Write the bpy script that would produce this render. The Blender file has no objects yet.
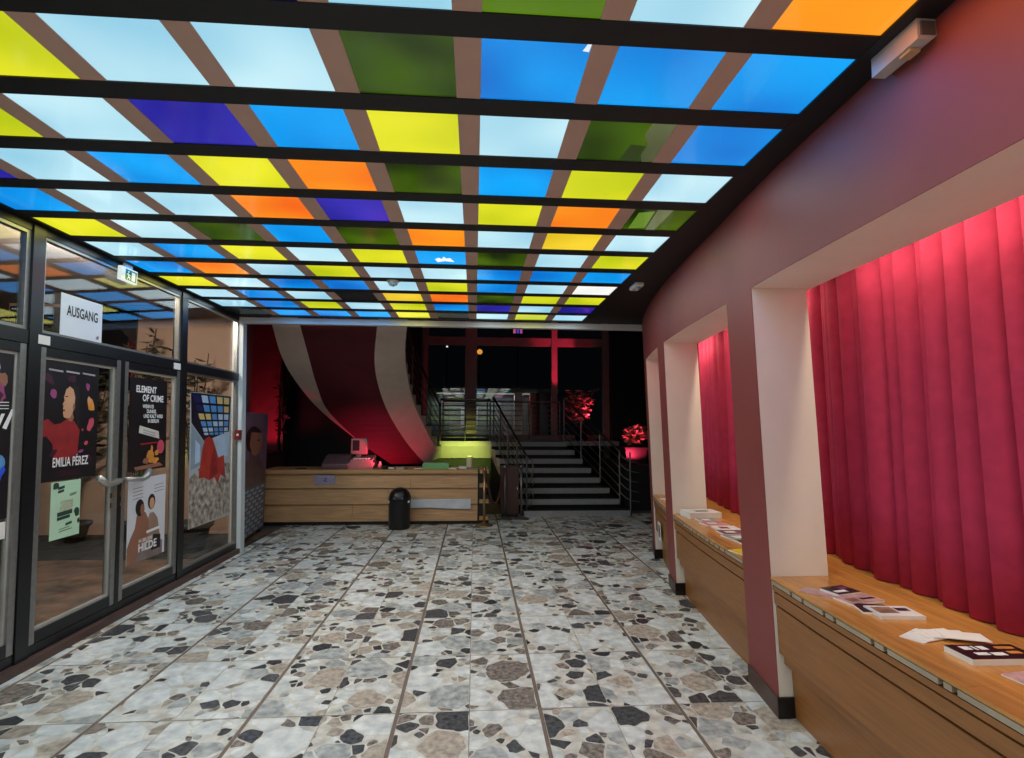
import bpy, math, random
from mathutils import Vector, Matrix
random.seed(7)
SC = bpy.context.scene
COL = SC.collection

# ------------------------------------------------------------------ camera, world, exposure
EYE = 1.6
F_PX, YAW, PITCH, ROLL = 525.3353, 0.0703, 0.0846, 0.0055
cam = bpy.data.cameras.new('camera'); camo = bpy.data.objects.new('camera', cam); COL.objects.link(camo)
_f = Vector((math.sin(YAW)*math.cos(PITCH), math.cos(YAW)*math.cos(PITCH), math.sin(PITCH)))
_r = Vector((math.cos(YAW), -math.sin(YAW), 0)); _u = _r.cross(_f)
_r2 = math.cos(ROLL)*_r + math.sin(ROLL)*_u; _u2 = -math.sin(ROLL)*_r + math.cos(ROLL)*_u
camo.matrix_world = Matrix(((_r2.x, _u2.x, -_f.x, 0), (_r2.y, _u2.y, -_f.y, 0), (_r2.z, _u2.z, -_f.z, EYE), (0, 0, 0, 1)))
cam.sensor_width = 36; cam.lens = F_PX/1024*36; cam.clip_start = .05; cam.clip_end = 200
SC.camera = camo
W = bpy.data.worlds.new('night'); SC.world = W; W.use_nodes = True
W.node_tree.nodes['Background'].inputs[0].default_value = (.010, .012, .018, 1)
W.node_tree.nodes['Background'].inputs[1].default_value = .12
SC.view_settings.view_transform = 'Standard'; SC.view_settings.look = 'None'
SC.view_settings.exposure = 0.0; SC.view_settings.gamma = 1.0; SC.view_settings.use_curve_mapping = False

def lamp(name, kind, loc, energy, color, target=None, size=.2, size_y=None, angle=60, blend=.4):
    l = bpy.data.lights.new(name, kind); l.energy = energy; l.color = color
    if kind == 'AREA':
        l.size = size
        if size_y: l.shape = 'RECTANGLE'; l.size_y = size_y
    else: l.shadow_soft_size = size
    if kind == 'SPOT': l.spot_size = math.radians(angle); l.spot_blend = blend
    o = bpy.data.objects.new(name, l); COL.objects.link(o); o.location = loc
    if target: o.rotation_euler = (Vector(target)-Vector(loc)).to_track_quat('-Z', 'Y').to_euler()
    return o

PANEL_GAIN = 1.0       # radiance of the luminous ceiling panes
WASH = 1.1             # added fill light below each lit pane, brightens the room (W)

# ------------------------------------------------------------------ helpers
def lin(c): return tuple((v/255/12.92 if v/255 <= .04045 else ((v/255+.055)/1.055)**2.4) for v in c)
MATS = {}
def mat(name, rgb, rough=.6, metal=0, var=.12, scale=6, stretch=None, bump=0, island=0, spec=.5, coord='Object', var2=None):
    if name in MATS: return MATS[name]
    m = bpy.data.materials.new(name); m.use_nodes = True; n = m.node_tree.nodes; L = m.node_tree.links
    b = n['Principled BSDF']; c = lin(rgb)
    b.inputs['Roughness'].default_value = rough; b.inputs['Metallic'].default_value = metal
    b.inputs['Specular IOR Level'].default_value = spec
    tc = n.new('ShaderNodeTexCoord'); mp = n.new('ShaderNodeMapping'); no = n.new('ShaderNodeTexNoise')
    if coord == 'World':
        g = n.new('ShaderNodeNewGeometry'); L.new(g.outputs['Position'], mp.inputs[0])
    else: L.new(tc.outputs[coord], mp.inputs[0])
    if stretch: mp.inputs['Scale'].default_value = stretch
    L.new(mp.outputs[0], no.inputs['Vector']); no.inputs['Scale'].default_value = scale; no.inputs['Detail'].default_value = 5
    rp = n.new('ShaderNodeValToRGB'); L.new(no.outputs[0], rp.inputs[0])
    e = rp.color_ramp.elements; e[0].position = .3; e[1].position = .7
    e[0].color = tuple(v*(1-var) for v in c)+(1,); e[1].color = tuple(min(1, v*(1+var)) for v in c)+(1,)
    if var2: e[0].color = lin(var2)+(1,)
    out = rp.outputs[0]
    if island:
        g = n.new('ShaderNodeNewGeometry'); mr = n.new('ShaderNodeMapRange'); mr.inputs[3].default_value = 1-island; mr.inputs[4].default_value = 1+island
        L.new(g.outputs['Random Per Island'], mr.inputs[0])
        hs = n.new('ShaderNodeHueSaturation'); L.new(mr.outputs[0], hs.inputs['Value']); L.new(out, hs.inputs['Color']); out = hs.outputs[0]
    L.new(out, b.inputs['Base Color'])
    if bump:
        bp = n.new('ShaderNodeBump'); bp.inputs['Strength'].default_value = bump; bp.inputs['Distance'].default_value = .01
        L.new(no.outputs[0], bp.inputs['Height']); L.new(bp.outputs[0], b.inputs['Normal'])
    MATS[name] = m; return m
def emis(name, rgb, strength, rough=.12, var=.12, base=.02, scale=1.6, rgb2=None):
    if name in MATS: return MATS[name]
    m = bpy.data.materials.new(name); m.use_nodes = True; n = m.node_tree.nodes; L = m.node_tree.links
    b = n['Principled BSDF']; c = lin(rgb); b.inputs['Base Color'].default_value = tuple(v*base for v in c)+(1,)
    b.inputs['Roughness'].default_value = rough
    g = n.new('ShaderNodeNewGeometry'); no = n.new('ShaderNodeTexNoise'); no.inputs['Scale'].default_value = scale; no.inputs['Detail'].default_value = 1
    L.new(g.outputs['Position'], no.inputs['Vector'])
    rp = n.new('ShaderNodeValToRGB'); L.new(no.outputs[0], rp.inputs[0]); e = rp.color_ramp.elements
    e[0].position = .3; e[1].position = .7
    lo = lin(rgb2) if rgb2 else tuple(v*(1-var) for v in c)
    e[0].color = lo+(1,); e[1].color = tuple(min(1, v*(1+var)) for v in c)+(1,)
    L.new(rp.outputs[0], b.inputs['Emission Color']); b.inputs['Emission Strength'].default_value = strength
    MATS[name] = m; return m
def glass(name, tint=(.93, .96, .95), f0=.05, gain=1.0, tr=1.0):
    if name in MATS: return MATS[name]
    m = bpy.data.materials.new(name); m.use_nodes = True; n = m.node_tree.nodes; L = m.node_tree.links
    n.remove(n['Principled BSDF']); out = n['Material Output']
    t = n.new('ShaderNodeBsdfTransparent'); t.inputs[0].default_value = tuple(v*tr for v in tint)+(1,)
    g = n.new('ShaderNodeBsdfGlossy'); g.inputs['Roughness'].default_value = .01
    lw = n.new('ShaderNodeLayerWeight'); p = n.new('ShaderNodeMath'); p.operation = 'POWER'; p.inputs[1].default_value = 5
    L.new(lw.outputs['Facing'], p.inputs[0])
    mr = n.new('ShaderNodeMapRange'); mr.inputs[3].default_value = f0; mr.inputs[4].default_value = gain; L.new(p.outputs[0], mr.inputs[0])
    mx = n.new('ShaderNodeMixShader'); L.new(mr.outputs[0], mx.inputs[0]); L.new(t.outputs[0], mx.inputs[1]); L.new(g.outputs[0], mx.inputs[2])
    L.new(mx.outputs[0], out.inputs[0]); MATS[name] = m; return m

def wpos(o):
    p = Vector((0, 0, 0))
    while o is not None: p += o.location; o = o.parent
    return p
def obj(name, vs, fs, m, parent=None, smooth=False, mi=None, local=False, origin=None):
    me = bpy.data.meshes.new(name)
    vs = [Vector(v) for v in vs]
    o = bpy.data.objects.new(name, me); COL.objects.link(o)
    if parent is not None:
        o.parent = parent
        if not local:
            d = wpos(parent); vs = [v-d for v in vs]
    elif not local:
        lo = [min(v[i] for v in vs) for i in range(3)]; hi = [max(v[i] for v in vs) for i in range(3)]
        c = Vector(origin) if origin else Vector(((lo[0]+hi[0])/2, (lo[1]+hi[1])/2, lo[2])); o.location = c; vs = [v-c for v in vs]
    me.from_pydata([tuple(v) for v in vs], [], fs)
    for k in (m if isinstance(m, (list, tuple)) else [m]): me.materials.append(k)
    if mi: me.polygons.foreach_set('material_index', mi)
    if smooth: me.polygons.foreach_set('use_smooth', [True]*len(me.polygons))
    me.update(); return o
def tag(o, label=None, cat=None, group=None, kind=None):
    if label: o['label'] = label
    if cat: o['category'] = cat
    if group: o['group'] = group
    if kind: o['kind'] = kind
    return o
def struct(o): o['kind'] = 'structure'; return o
def empty(name, loc, label=None, cat=None, group=None, rz=0):
    o = bpy.data.objects.new(name, None); COL.objects.link(o); o.location = loc; o.rotation_euler[2] = rz; o.empty_display_size = .1
    return tag(o, label, cat, group)
BF = [(0, 3, 2, 1), (4, 5, 6, 7), (0, 1, 5, 4), (1, 2, 6, 5), (2, 3, 7, 6), (3, 0, 4, 7)]
class MB:
    def __init__(s): s.v = []; s.f = []; s.m = []
    def add(s, vs, fs, mi=0):
        b = len(s.v); s.v += [tuple(v) for v in vs]; s.f += [tuple(i+b for i in f) for f in fs]; s.m += [mi]*len(fs); return s
    def hexa(s, p, mi=0): return s.add(p, BF, mi)       # 4 bottom ccw, 4 top ccw
    def box(s, a, b, mi=0):
        x0, y0, z0 = a; x1, y1, z1 = b
        return s.hexa([(x0, y0, z0), (x1, y0, z0), (x1, y1, z0), (x0, y1, z0), (x0, y0, z1), (x1, y0, z1), (x1, y1, z1), (x0, y1, z1)], mi)
    def prism(s, poly, ext, mi=0):       # poly: list of 3d points, ext: vector
        n = len(poly); e = Vector(ext); a = [Vector(p) for p in poly]
        return s.add(a+[p+e for p in a], [tuple(range(n))[::-1], tuple(range(n, 2*n))]+[(i, (i+1) % n, (i+1) % n+n, i+n) for i in range(n)], mi)
    def tube(s, path, r, n=8, mi=0, closed=False):
        P = [Vector(p) for p in path]; rings = []
        for i, p in enumerate(P):
            t = (P[min(i+1, len(P)-1)]-P[max(i-1, 0)]).normalized()
            a = Vector((0, 0, 1)) if abs(t.z) < .9 else Vector((1, 0, 0))
            u = t.cross(a).normalized(); w = t.cross(u)
            rr = r[i] if isinstance(r, (list, tuple)) else r
            rings.append([p+rr*(math.cos(2*math.pi*k/n)*u+math.sin(2*math.pi*k/n)*w) for k in range(n)])
        fs = [tuple(range(n))[::-1], tuple((len(P)-1)*n+k for k in range(n))]
        for i in range(len(P)-1):
            for k in range(n): fs.append((i*n+k, i*n+(k+1) % n, (i+1)*n+(k+1) % n, (i+1)*n+k))
        return s.add([v for q in rings for v in q], fs, mi)
    def lathe(s, prof, c=(0, 0, 0), n=20, mi=0):
        vs = []; fs = []
        for r, z in prof:
            for k in range(n): a = 2*math.pi*k/n; vs.append((c[0]+r*math.cos(a), c[1]+r*math.sin(a), c[2]+z))
        for i in range(len(prof)-1):
            for k in range(n): fs.append((i*n+k, i*n+(k+1) % n, (i+1)*n+(k+1) % n, (i+1)*n+k))
        fs += [tuple(range(n))[::-1], tuple((len(prof)-1)*n+k for k in range(n))]
        return s.add(vs, fs, mi)
    def build(s, name, m, parent=None, smooth=False, local=False):
        return obj(name, s.v, s.f, m, parent, smooth, s.m if isinstance(m, (list, tuple)) else None, local)
def bbox(name, a, b, m, parent=None, local=False): return MB().box(a, b).build(name, m, parent, local=local)
def soften(o, w=.004, seg=2):
    b = o.modifiers.new('bevel', 'BEVEL'); b.width = w; b.segments = seg; b.limit_method = 'ANGLE'; return o
def text_mesh(txt, height, wfac=1.0, bold=0.0, align='CENTER'):
    cu = bpy.data.curves.new('t', 'FONT'); cu.body = txt; cu.align_x = align; cu.size = 1; cu.offset = bold; cu.resolution_u = 3
    o = bpy.data.objects.new('t', cu); COL.objects.link(o)
    dg = bpy.context.evaluated_depsgraph_get(); me = bpy.data.meshes.new_from_object(o.evaluated_get(dg))
    vs = [(v.co.x*height/.7*wfac, v.co.y*height/.7) for v in me.vertices]; fs = [tuple(p.vertices) for p in me.polygons]
    bpy.data.objects.remove(o); bpy.data.curves.remove(cu); bpy.data.meshes.remove(me)
    return vs, fs

LEAN = .035            # both long walls lean a little
def xg(z): return -2.93-LEAN*z
RW = [(-3.2, 1.50), (0, 1.555), (1.44, 1.605), (2.07, 1.635), (2.6, 1.662), (2.914, 1.688), (3.314, 1.737), (3.8, 1.777), (4.34, 1.832), (4.977, 1.917), (5.282, 1.967), (5.75, 2.055), (6.25, 2.165), (6.6, 2.26), (6.94, 2.365)]
def xr(y, z=0):
    for (a, b), (c, d) in zip(RW, RW[1:]):
        if y <= c or c == 6.94: t = (y-a)/(c-a); return b+(d-b)*t-LEAN*z
def yq(y): return y-.045*min(1, max(0, (6.3-y)/2))
def lbox(mb, y0, y1, z0, z1, d0, d1, mi=0):     # box on the left glazing plane, d = distance into the room
    y0, y1 = yq(y0), yq(y1)
    P = [(xg(z0)+d0, y0, z0), (xg(z0)+d1, y0, z0), (xg(z0)+d1, y1, z0), (xg(z0)+d0, y1, z0), (xg(z1)+d0, y0, z1), (xg(z1)+d1, y0, z1), (xg(z1)+d1, y1, z1), (xg(z1)+d0, y1, z1)]
    return mb.hexa(P, mi)
def lpart(name, y0, y1, z0, z1, d0, d1, m, parent=None): return lbox(MB(), y0, y1, z0, z1, d0, d1).build(name, m, parent)
def rbox(mb, y0, y1, z0, z1, d0, d1, n=1, mi=0):  # box following the right wall, d = distance behind its face
    for i in range(n):
        a = y0+(y1-y0)*i/n; b = y0+(y1-y0)*(i+1)/n
        mb.hexa([(xr(a, z0)+d0, a, z0), (xr(a, z0)+d1, a, z0), (xr(b, z0)+d1, b, z0), (xr(b, z0)+d0, b, z0), (xr(a, z1)+d0, a, z1), (xr(a, z1)+d1, a, z1), (xr(b, z1)+d1, b, z1), (xr(b, z1)+d0, b, z1)], mi)
    return mb
def rpart(name, y0, y1, z0, z1, d0, d1, m, parent=None, n=1): return rbox(MB(), y0, y1, z0, z1, d0, d1, n).build(name, m, parent)

# ------------------------------------------------------------------ materials
BLACK = mat('black_paint', (16, 16, 19), .55, var=.2)
BLACKG = mat('black_frame', (17, 18, 22), .35, var=.15)
ALU = mat('brushed_aluminium', (150, 150, 148), .35, .7, var=.1, scale=30)
CHROME = mat('polished_chrome', (200, 200, 200), .15, 1, var=.05)
BRASS = mat('dull_brass', (170, 140, 100), .3, .8, var=.1)
TAUPE = mat('taupe_paint', (205, 170, 155), .6, var=.04)
WHITE = mat('white_paint', (215, 215, 212), .5, var=.03)
JAMB = mat('cream_plaster', (240, 232, 220), .7, var=.04, scale=3, bump=.03)
WALLRED = mat('maroon_plaster', (138, 64, 62), .5, var=.06, scale=3, bump=.03)
SKIRT = mat('brown_skirting', (84, 62, 56), .5, var=.1)
WOOD = mat('oak_varnish', (196, 138, 70), .25, var=.2, scale=4, stretch=(9, .8, 9), coord='World', bump=.03)
WOODF = mat('oak_front', (150, 98, 52), .4, var=.15, scale=5, stretch=(9, .6, 14), coord='World', bump=.03)
COUNTER = mat('beech_board', (176, 136, 92), .45, var=.22, scale=5, stretch=(.6, 6, 9), coord='World', bump=.03)
DARKWOOD = mat('dark_red_wood', (70, 38, 32), .45, var=.2, scale=6, stretch=(6, 6, .8))
CURT = mat('crimson_velvet', (176, 52, 84), .85, var=.10, scale=14, bump=.05, spec=.15)
BURG = mat('burgundy_soffit', (88, 22, 34), .75, var=.08)
PAPER = mat('white_paper', (232, 230, 224), .7, var=.03)
GLASS = glass('window_glass')
TREAD = mat('dark_tread', (22, 22, 24), .7, var=.2)
STEP = mat('grey_step', (150, 148, 150), .6, var=.1, scale=20)
RAILM = mat('grey_steel', (120, 118, 116), .35, .7, var=.1)

# ------------------------------------------------------------------ floor
FX0, FW, FD, FY0 = -.4076, .7937, .7102, 3.089
floor = struct(bbox('floor', (-2.93, -3.1, -.10), (3.9, 13.2, -.004), mat('joint_brown', (120, 104, 92), .7, var=.15, scale=20)))
MORT = mat('pale_mortar', (218, 216, 207), .5, var=.10, scale=14, coord='World', var2=(186, 179, 166))
STONES = [mat('stone_white', (226, 227, 222), .35, var=.12, scale=14, island=.10, coord='World', var2=(190, 194, 194)),
          mat('stone_grey', (186, 188, 184), .35, var=.2, scale=20, island=.2, coord='World', var2=(132, 136, 136)),
          mat('stone_tan', (190, 178, 162), .35, var=.2, scale=26, island=.2, coord='World', var2=(142, 130, 118)),
          mat('stone_brown', (146, 134, 124), .35, var=.3, scale=36, island=.3, coord='World', var2=(66, 61, 59)),
          mat('stone_black', (82, 82, 84), .3, var=.5, scale=40, island=.45, coord='World', var2=(30, 31, 34))]
def clip(poly, nx, ny, c):
    out = []
    for i, p in enumerate(poly):
        q = poly[(i+1) % len(poly)]; a = nx*p[0]+ny*p[1]-c; b = nx*q[0]+ny*q[1]-c
        if a <= 0: out.append(p)
        if (a < 0) != (b < 0) and a != b:
            t = a/(a-b); out.append((p[0]+(q[0]-p[0])*t, p[1]+(q[1]-p[1])*t))
    return out
rs = random.Random(3)
def tile_stones(x0, x1, y0, y1):
    S = []; tries = 0
    for rmin, rmax, k in ((.085, .14, 5), (.04, .07, 16), (.014, .034, 64)):
        for _ in range(k):
            r = rs.uniform(rmin, rmax); x = rs.uniform(x0-.02, x1+.02); y = rs.uniform(y0-.02, y1+.02)
            if all((x-a)**2+(y-b)**2 > ((r+q)*.86)**2 for a, b, q in S): S.append((x, y, r))
    out = []
    for i, (x, y, r) in enumerate(S):
        e = rs.uniform(.0015, .006)
        P = [(x0+.001, y0+.001), (x1-.001, y0+.001), (x1-.001, y1-.001), (x0+.001, y1-.001)]
        for j, (a, b, q) in enumerate(S):
            if j == i: continue
            dx, dy = a-x, b-y; d = math.hypot(dx, dy)
            if d > .5: continue
            c = (a*a+b*b-x*x-y*y-q*q+r*r)/2
            P = clip(P, dx/d, dy/d, c/d-e)
            
            if len(P) < 3: break
        # trim to a rough convex outline about the site
        for k in range(7):
            if len(P) < 3: break
            t = rs.uniform(0, 6.283); nx, ny = math.cos(t), math.sin(t)
            P = clip(P, nx, ny, nx*x+ny*y+r*rs.uniform(.85, 1.9))
        if len(P) < 3: continue
        A = abs(sum(P[k][0]*P[(k+1) % len(P)][1]-P[(k+1) % len(P)][0]*P[k][1] for k in range(len(P))))/2
        if A < 1.2e-4: continue
        Q = []
        for k in range(len(P)):
            p, n, v = P[k-1], P[(k+1) % len(P)], P[k]; t = rs.uniform(.03, .14); L = math.hypot(n[0]-v[0], n[1]-v[1])
            Q += [(v[0]+(p[0]-v[0])*t, v[1]+(p[1]-v[1])*t), (v[0]+(n[0]-v[0])*t, v[1]+(n[1]-v[1])*t)]
            if L > .05:
                t = rs.uniform(.35, .65); e = rs.uniform(0, .10); Q.append((v[0]+(n[0]-v[0])*t+(x-v[0])*e, v[1]+(n[1]-v[1])*t+(y-v[1])*e))
        w = rs.random()
        big = r > .07
        m = (0 if w < .50 else 1 if w < .74 else 2 if w < .89 else 3 if w < .96 else 4) if big else (0 if w < .30 else 1 if w < .46 else 2 if w < .58 else 3 if w < .72 else 4)
        out.append((A, m, Q))
    return out
far = MB(); cand = []
row0, row1 = math.floor((-3.0-FY0)/FD), math.floor((9.3-FY0)/FD)
for ky in range(row0, row1+1):
    for kx in range(-4, 5):
        for hf in (0, 1):
            x0 = FX0+kx*FW+(.011 if hf == 0 else FW/2+.0015); x1 = FX0+kx*FW+(FW/2-.0015 if hf == 0 else FW-.011)
            y0 = FY0+ky*FD+.004; y1 = FY0+(ky+1)*FD-.004
            x0 = max(x0, -2.915)
            if x1-x0 < .05 or x0 > (2.3 if y0 < 6.4 else 3.4): continue
            t = bbox('tile', (x0, y0, -.02), (x1, y1, -.0012), MORT, floor)
            if y1 < -.5: continue
            sts = tile_stones(x0, x1, y0, y1)
            vis = y1 > 2.2
            for A, m, Q in sts: cand.append((A/max(.5, (y0+y1)/2)**3*(1 if vis and -.9*y0-.1 < x0 < .75*y0 else 0), A, m, Q, t))
cand.sort(key=lambda c: -c[0])
for k, (s, A, m, Q, t) in enumerate(cand):
    mb = MB() if k < 300 else far
    mb.prism([(x, y, -.0012) for x, y in Q], (0, 0, .0012), m)
    if k < 300: obj('stone', mb.v, mb.f, STONES[m], t)
tag(far.build('stone_chippings', STONES, floor), kind='stuff')

# ------------------------------------------------------------------ luminous ceiling
HC = 2.95; K = (HC-1.6)/1.6757
CX, PC, CP, CY0, BW, CB = [v*K for v in (.0112, .6122, .5765, 2.0148, .1222, .1402)]
ceiling = struct(bbox('ceiling', (-3.2, -3.1, HC+.012), (2.75, 6.84, HC+.10), BLACK))
G = PANEL_GAIN
PANE = {'l': emis('pane_pale_blue', (196, 232, 240), G, rgb2=(150, 208, 232)), 'w': emis('pane_white', (240, 240, 236), G),
        'b': emis('pane_blue', (14, 160, 240), G, rgb2=(8, 108, 205)), 'y': emis('pane_yellow', (228, 224, 40), G, rgb2=(186, 200, 24)),
        'a': emis('pane_amber', (240, 205, 50), G, rgb2=(225, 190, 30)), 'o': emis('pane_orange', (255, 150, 30), G, rgb2=(246, 98, 28)),
        'd': emis('pane_indigo', (52, 46, 180), G, rgb2=(28, 26, 130)), 'g': emis('pane_dark_green', (62, 92, 8), G, rgb2=(18, 32, 6), base=.3, scale=2.4),
        'G': emis('pane_olive_green', (110, 150, 20), G, rgb2=(60, 95, 10), base=.3), 'k': emis('pane_faint_glow', (14, 22, 22), G, base=1)}  # unlit panes, dark green ones too, get a faint painted glow
# rows from the nearest seen pane row to the staircase; columns from the glass doors to the curtain wall
ROWS = {-1: 'lbylylbyo', -2: 'ylbolbylo'}
ROWS.update(enumerate('ylbldlGlo byyllgbbb lyldbylgb dlbyogbyl bllodlyog ylgbgolal lbylybgly bolyllbbb ylbblyblw lblkaogyy lbylybdld kbbbyklyl'.split()))
rc = random.Random(11)
LCOL = {'l': (.80, .93, 1), 'w': (1, 1, 1), 'b': (.09, .42, 1), 'y': (.95, .90, .30), 'a': (1, .78, .30), 'o': (1, .27, .07), 'd': (.16, .14, .50), 'G': (.30, .40, .10)}
for r in range(-9, 12):
    s = ROWS.get(r) or ''.join(rc.choice('llbybolydg') for _ in range(9))
    for ci in range(9):
        c = ci-5; x0 = CX+(c-1)*PC; x1 = x0+PC-BW; y0 = CY0+(r-1)*CP+CB; y1 = CY0+r*CP
        bbox('glass_pane', (x0-.01, y0-.01, HC), (x1+.01, y1+.01, HC+.010), PANE[s[ci]], ceiling)
        lc = LCOL.get(s[ci])
        if lc:
            l = lamp('pane_fill_light', 'AREA', ((x0+x1)/2, (y0+y1)/2, HC-.012), WASH, lc, None, x1-x0, y1-y0); l.parent = ceiling; l.location = Vector(l.location)-ceiling.location  # extra light added on top of the pane's own glow
def chip(name, r, c, pts, m):       # pieces lying against a pane, pts as fractions of the pane (across, away)
    x0 = CX+(c-1)*PC; w = PC-BW; y0 = CY0+(r-1)*CP+CB; d = CP-CB
    mb = MB(); mb.prism([(x0+u*w, y0+v*d, HC-.0012) for u, v in pts], (0, 0, .0012)); return mb.build(name, m, ceiling)
SHARD = emis('shard_olive', (92, 104, 70), G, base=.4, rgb2=(58, 66, 40)); PALE = emis('shard_white', (235, 240, 245), G)
chip('cracked_shard', 2, 2, [(.72, 0), (1, 0), (1, 1), (.86, 1), (.80, .8), (.82, .55), (.70, .3)], SHARD)
chip('cracked_shard', 2, 2, [(.60, .55), (.80, .58), (.78, .82), (.84, 1), (.56, 1)], emis('shard_dark', (44, 58, 24), G, base=.4))
chip('cracked_shard', 4, 3, [(.36, 0), (.62, 0), (.60, 1), (.44, 1)], SHARD); chip('cracked_shard', 4, 3, [(.10, .2), (.34, .1), (.40, .9), (.12, .95)], emis('shard_green', (92, 124, 40), G, base=.4))
chip('bare_patch', 6, 0, [(.36, .62), (.44, .50), (.50, .60), (.55, .42), (.60, .55), (.68, .50), (.72, .66), (.76, .80), (.56, .74), (.40, .84)], PALE)
chip('bare_patch', 1, 1, [(.96, .02), (.995, .02), (.99, .13), (.93, .12)], PALE)
for ci in range(10):
    c = ci-5; x1 = CX+(c-1)*PC; x0 = x1-BW
    if ci in (0, 9): continue
    bbox('mullion', (x0, -3.0, HC-.003), (x1, CY0+11*CP+.02, HC+.011), TAUPE, ceiling)
for r in range(-9, 13):
    y0 = CY0+(r-1)*CP; bbox('crossbar', (-2.96, y0, HC-.006), (1.44, min(y0+CB, 6.84), HC+.0115), BLACK, ceiling)
xL = CX+(-6)*PC; xR = CX+2*PC+PC-BW
bbox('border', (-3.06, -3.0, HC-.008), (xL, 6.84, HC+.0115), BLACK, ceiling)
bbox('border', (xR, -3.0, HC-.008), (2.55, 6.84, HC+.0115), BLACK, ceiling)
struct(bbox('trim_1', (-3.0, 6.845, 2.862), (2.27, 6.93, 2.936), WHITE))

# ------------------------------------------------------------------ right wall with its three window bays
BAYS = [(-1.2, 2.914), (3.314, 4.977), (5.282, 6.30)]
SILL, HEAD = .755, 2.40
PIL = [(-3.1, -1.2), (2.914, 3.314), (4.977, 5.282), (6.30, 6.75)]
mb = MB()
rbox(mb, -3.1, 6.75, HEAD, HC+.005, 0, .004, 26)
for a, b in PIL: rbox(mb, a, b, 0, HEAD, 0, .004, 4)
wall_right = struct(mb.build('wall_right', WALLRED))
for a, b in PIL:
    rpart('jamb', a+.0005, b-.0005, 0, HEAD, .004, .34, JAMB, wall_right, 3)
    rpart('skirting', a, b, 0, .11, -.012, 0, SKIRT, wall_right, 2)
    rpart('skirting', a-.012, a, 0, .11, -.012, .12, BLACKG, wall_right)
    MB().lathe([(.0, 0), (.011, .001), (.013, .006), (.006, .010)], (0, 0, 0), 10).build('bolt_head', CHROME, wall_right).matrix_local = Matrix.Translation(Vector((xr(a, .05)+.045, a-.013, .055))-wall_right.location) @ Matrix.Rotation(math.pi/2, 4, 'X')
rpart('soffit', -3.1, 6.75, HEAD+.0003, HEAD+.04, .004, .36, JAMB, wall_right, 26)
rpart('back_board', -3.1, 6.75, HEAD+.04, HC+.005, .004, .05, JAMB, wall_right, 26)
struct(rpart('wall_niche', -3.1, 6.75, 0, 3.0, .86, .94, mat('niche_plaster', (205, 196, 186), .7), None, 20))
struct(rpart('trim_2', 6.75, 6.82, 0, HC, -.001, .95, WALLRED))
# curtains
def curtain(name, y0, y1, folds, label):
    ys = sorted(f for f in folds if y0 < f < y1); ys = [y0]+ys+[y1]; pts = []
    r = random.Random(5)
    for a, b in zip(ys, ys[1:]):
        A = min(.125, .75*(b-a)+.012)*r.uniform(.8, 1.1)
        for k in range(10):
            t = (0, .12, .28, .45, .62, .76, .87, .94, .975, .99)[k]; d = A*(1-(1-min(1, t/.93))**2.3 if t < .95 else .93 if t < .98 else .4); pts.append((a+(b-a)*t, d, r.random()))
    pts.append((y1, 0, 0)); vs = []; fs = []; zs = [SILL+.005, 1.2, 1.8, 2.3, 2.62]
    for z in zs:
        for y, d, q in pts:
            s = 1-.12*(z-SILL)/1.9
            vs.append((xr(y, z*.5)+.675-d*s, y+.006*math.sin(z*2+y*5), z))
    n = len(pts)
    for i in range(len(zs)-1):
        for k in range(n-1): fs.append((i*n+k, i*n+k+1, (i+1)*n+k+1, (i+1)*n+k))
    o = obj(name, vs, fs, CURT, None, True)
    s = o.modifiers.new('thickness', 'SOLIDIFY'); s.thickness = .006
    return tag(o, label, 'curtain', 'crimson curtains behind the window benches')
F1 = [2.845-.0, 3.281, 3.188, 3.063, 2.954, 2.869, 2.697, 2.598, 2.473, 2.393, 2.258, 2.127, 1.995, 1.886]
F1 += [1.886-.125*k for k in range(1, 24)]
curtain('curtain', -1.15, 3.33, F1, 'crimson velvet curtain with wide folds behind the nearest bench')
curtain('curtain', 3.36, 6.2, [3.36+.075*k+.02*math.sin(k*2.3) for k in range(1, 38)], 'crimson curtain with narrow folds, in the middle bay beyond the maroon pillar')
# lamps hidden above the opening that wash the curtains
def niche_lamp(y0, y1, e, label):
    ym = (y0+y1)/2; r = empty('strip_light', (xr(ym, 2.62)+.40, ym, 2.62), label, 'strip light', 'strip lights above the curtains')
    n = 5
    mb = MB()
    for i in range(n):
        a = y0+(y1-y0)*i/n; b = y0+(y1-y0)*(i+1)/n
        mb.hexa([(xr(a, 2.62)+.38, a, 2.64), (xr(a, 2.62)+.42, a, 2.64), (xr(b, 2.62)+.42, b, 2.64), (xr(b, 2.62)+.38, b, 2.64), (xr(a, 2.62)+.38, a, 2.66), (xr(a, 2.62)+.42, a, 2.66), (xr(b, 2.62)+.42, b, 2.66), (xr(b, 2.62)+.38, b, 2.66)])
    mb.build('housing', WHITE, r)
    l = lamp('tube', 'AREA', (0, 0, .015), e, (1, .80, .58), None, .03, y1-y0-.1); l.parent = r
    l.rotation_euler = (0, math.radians(-22), math.atan2(-(xr(y1)-xr(y0)), y1-y0))
for (a, b), e, nm in zip(BAYS, (23, 12, 8), ('nearest', 'middle', 'farthest')): niche_lamp(a+.1, b-.03, e, 'strip light hidden above the %s bench niche' % nm)
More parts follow.
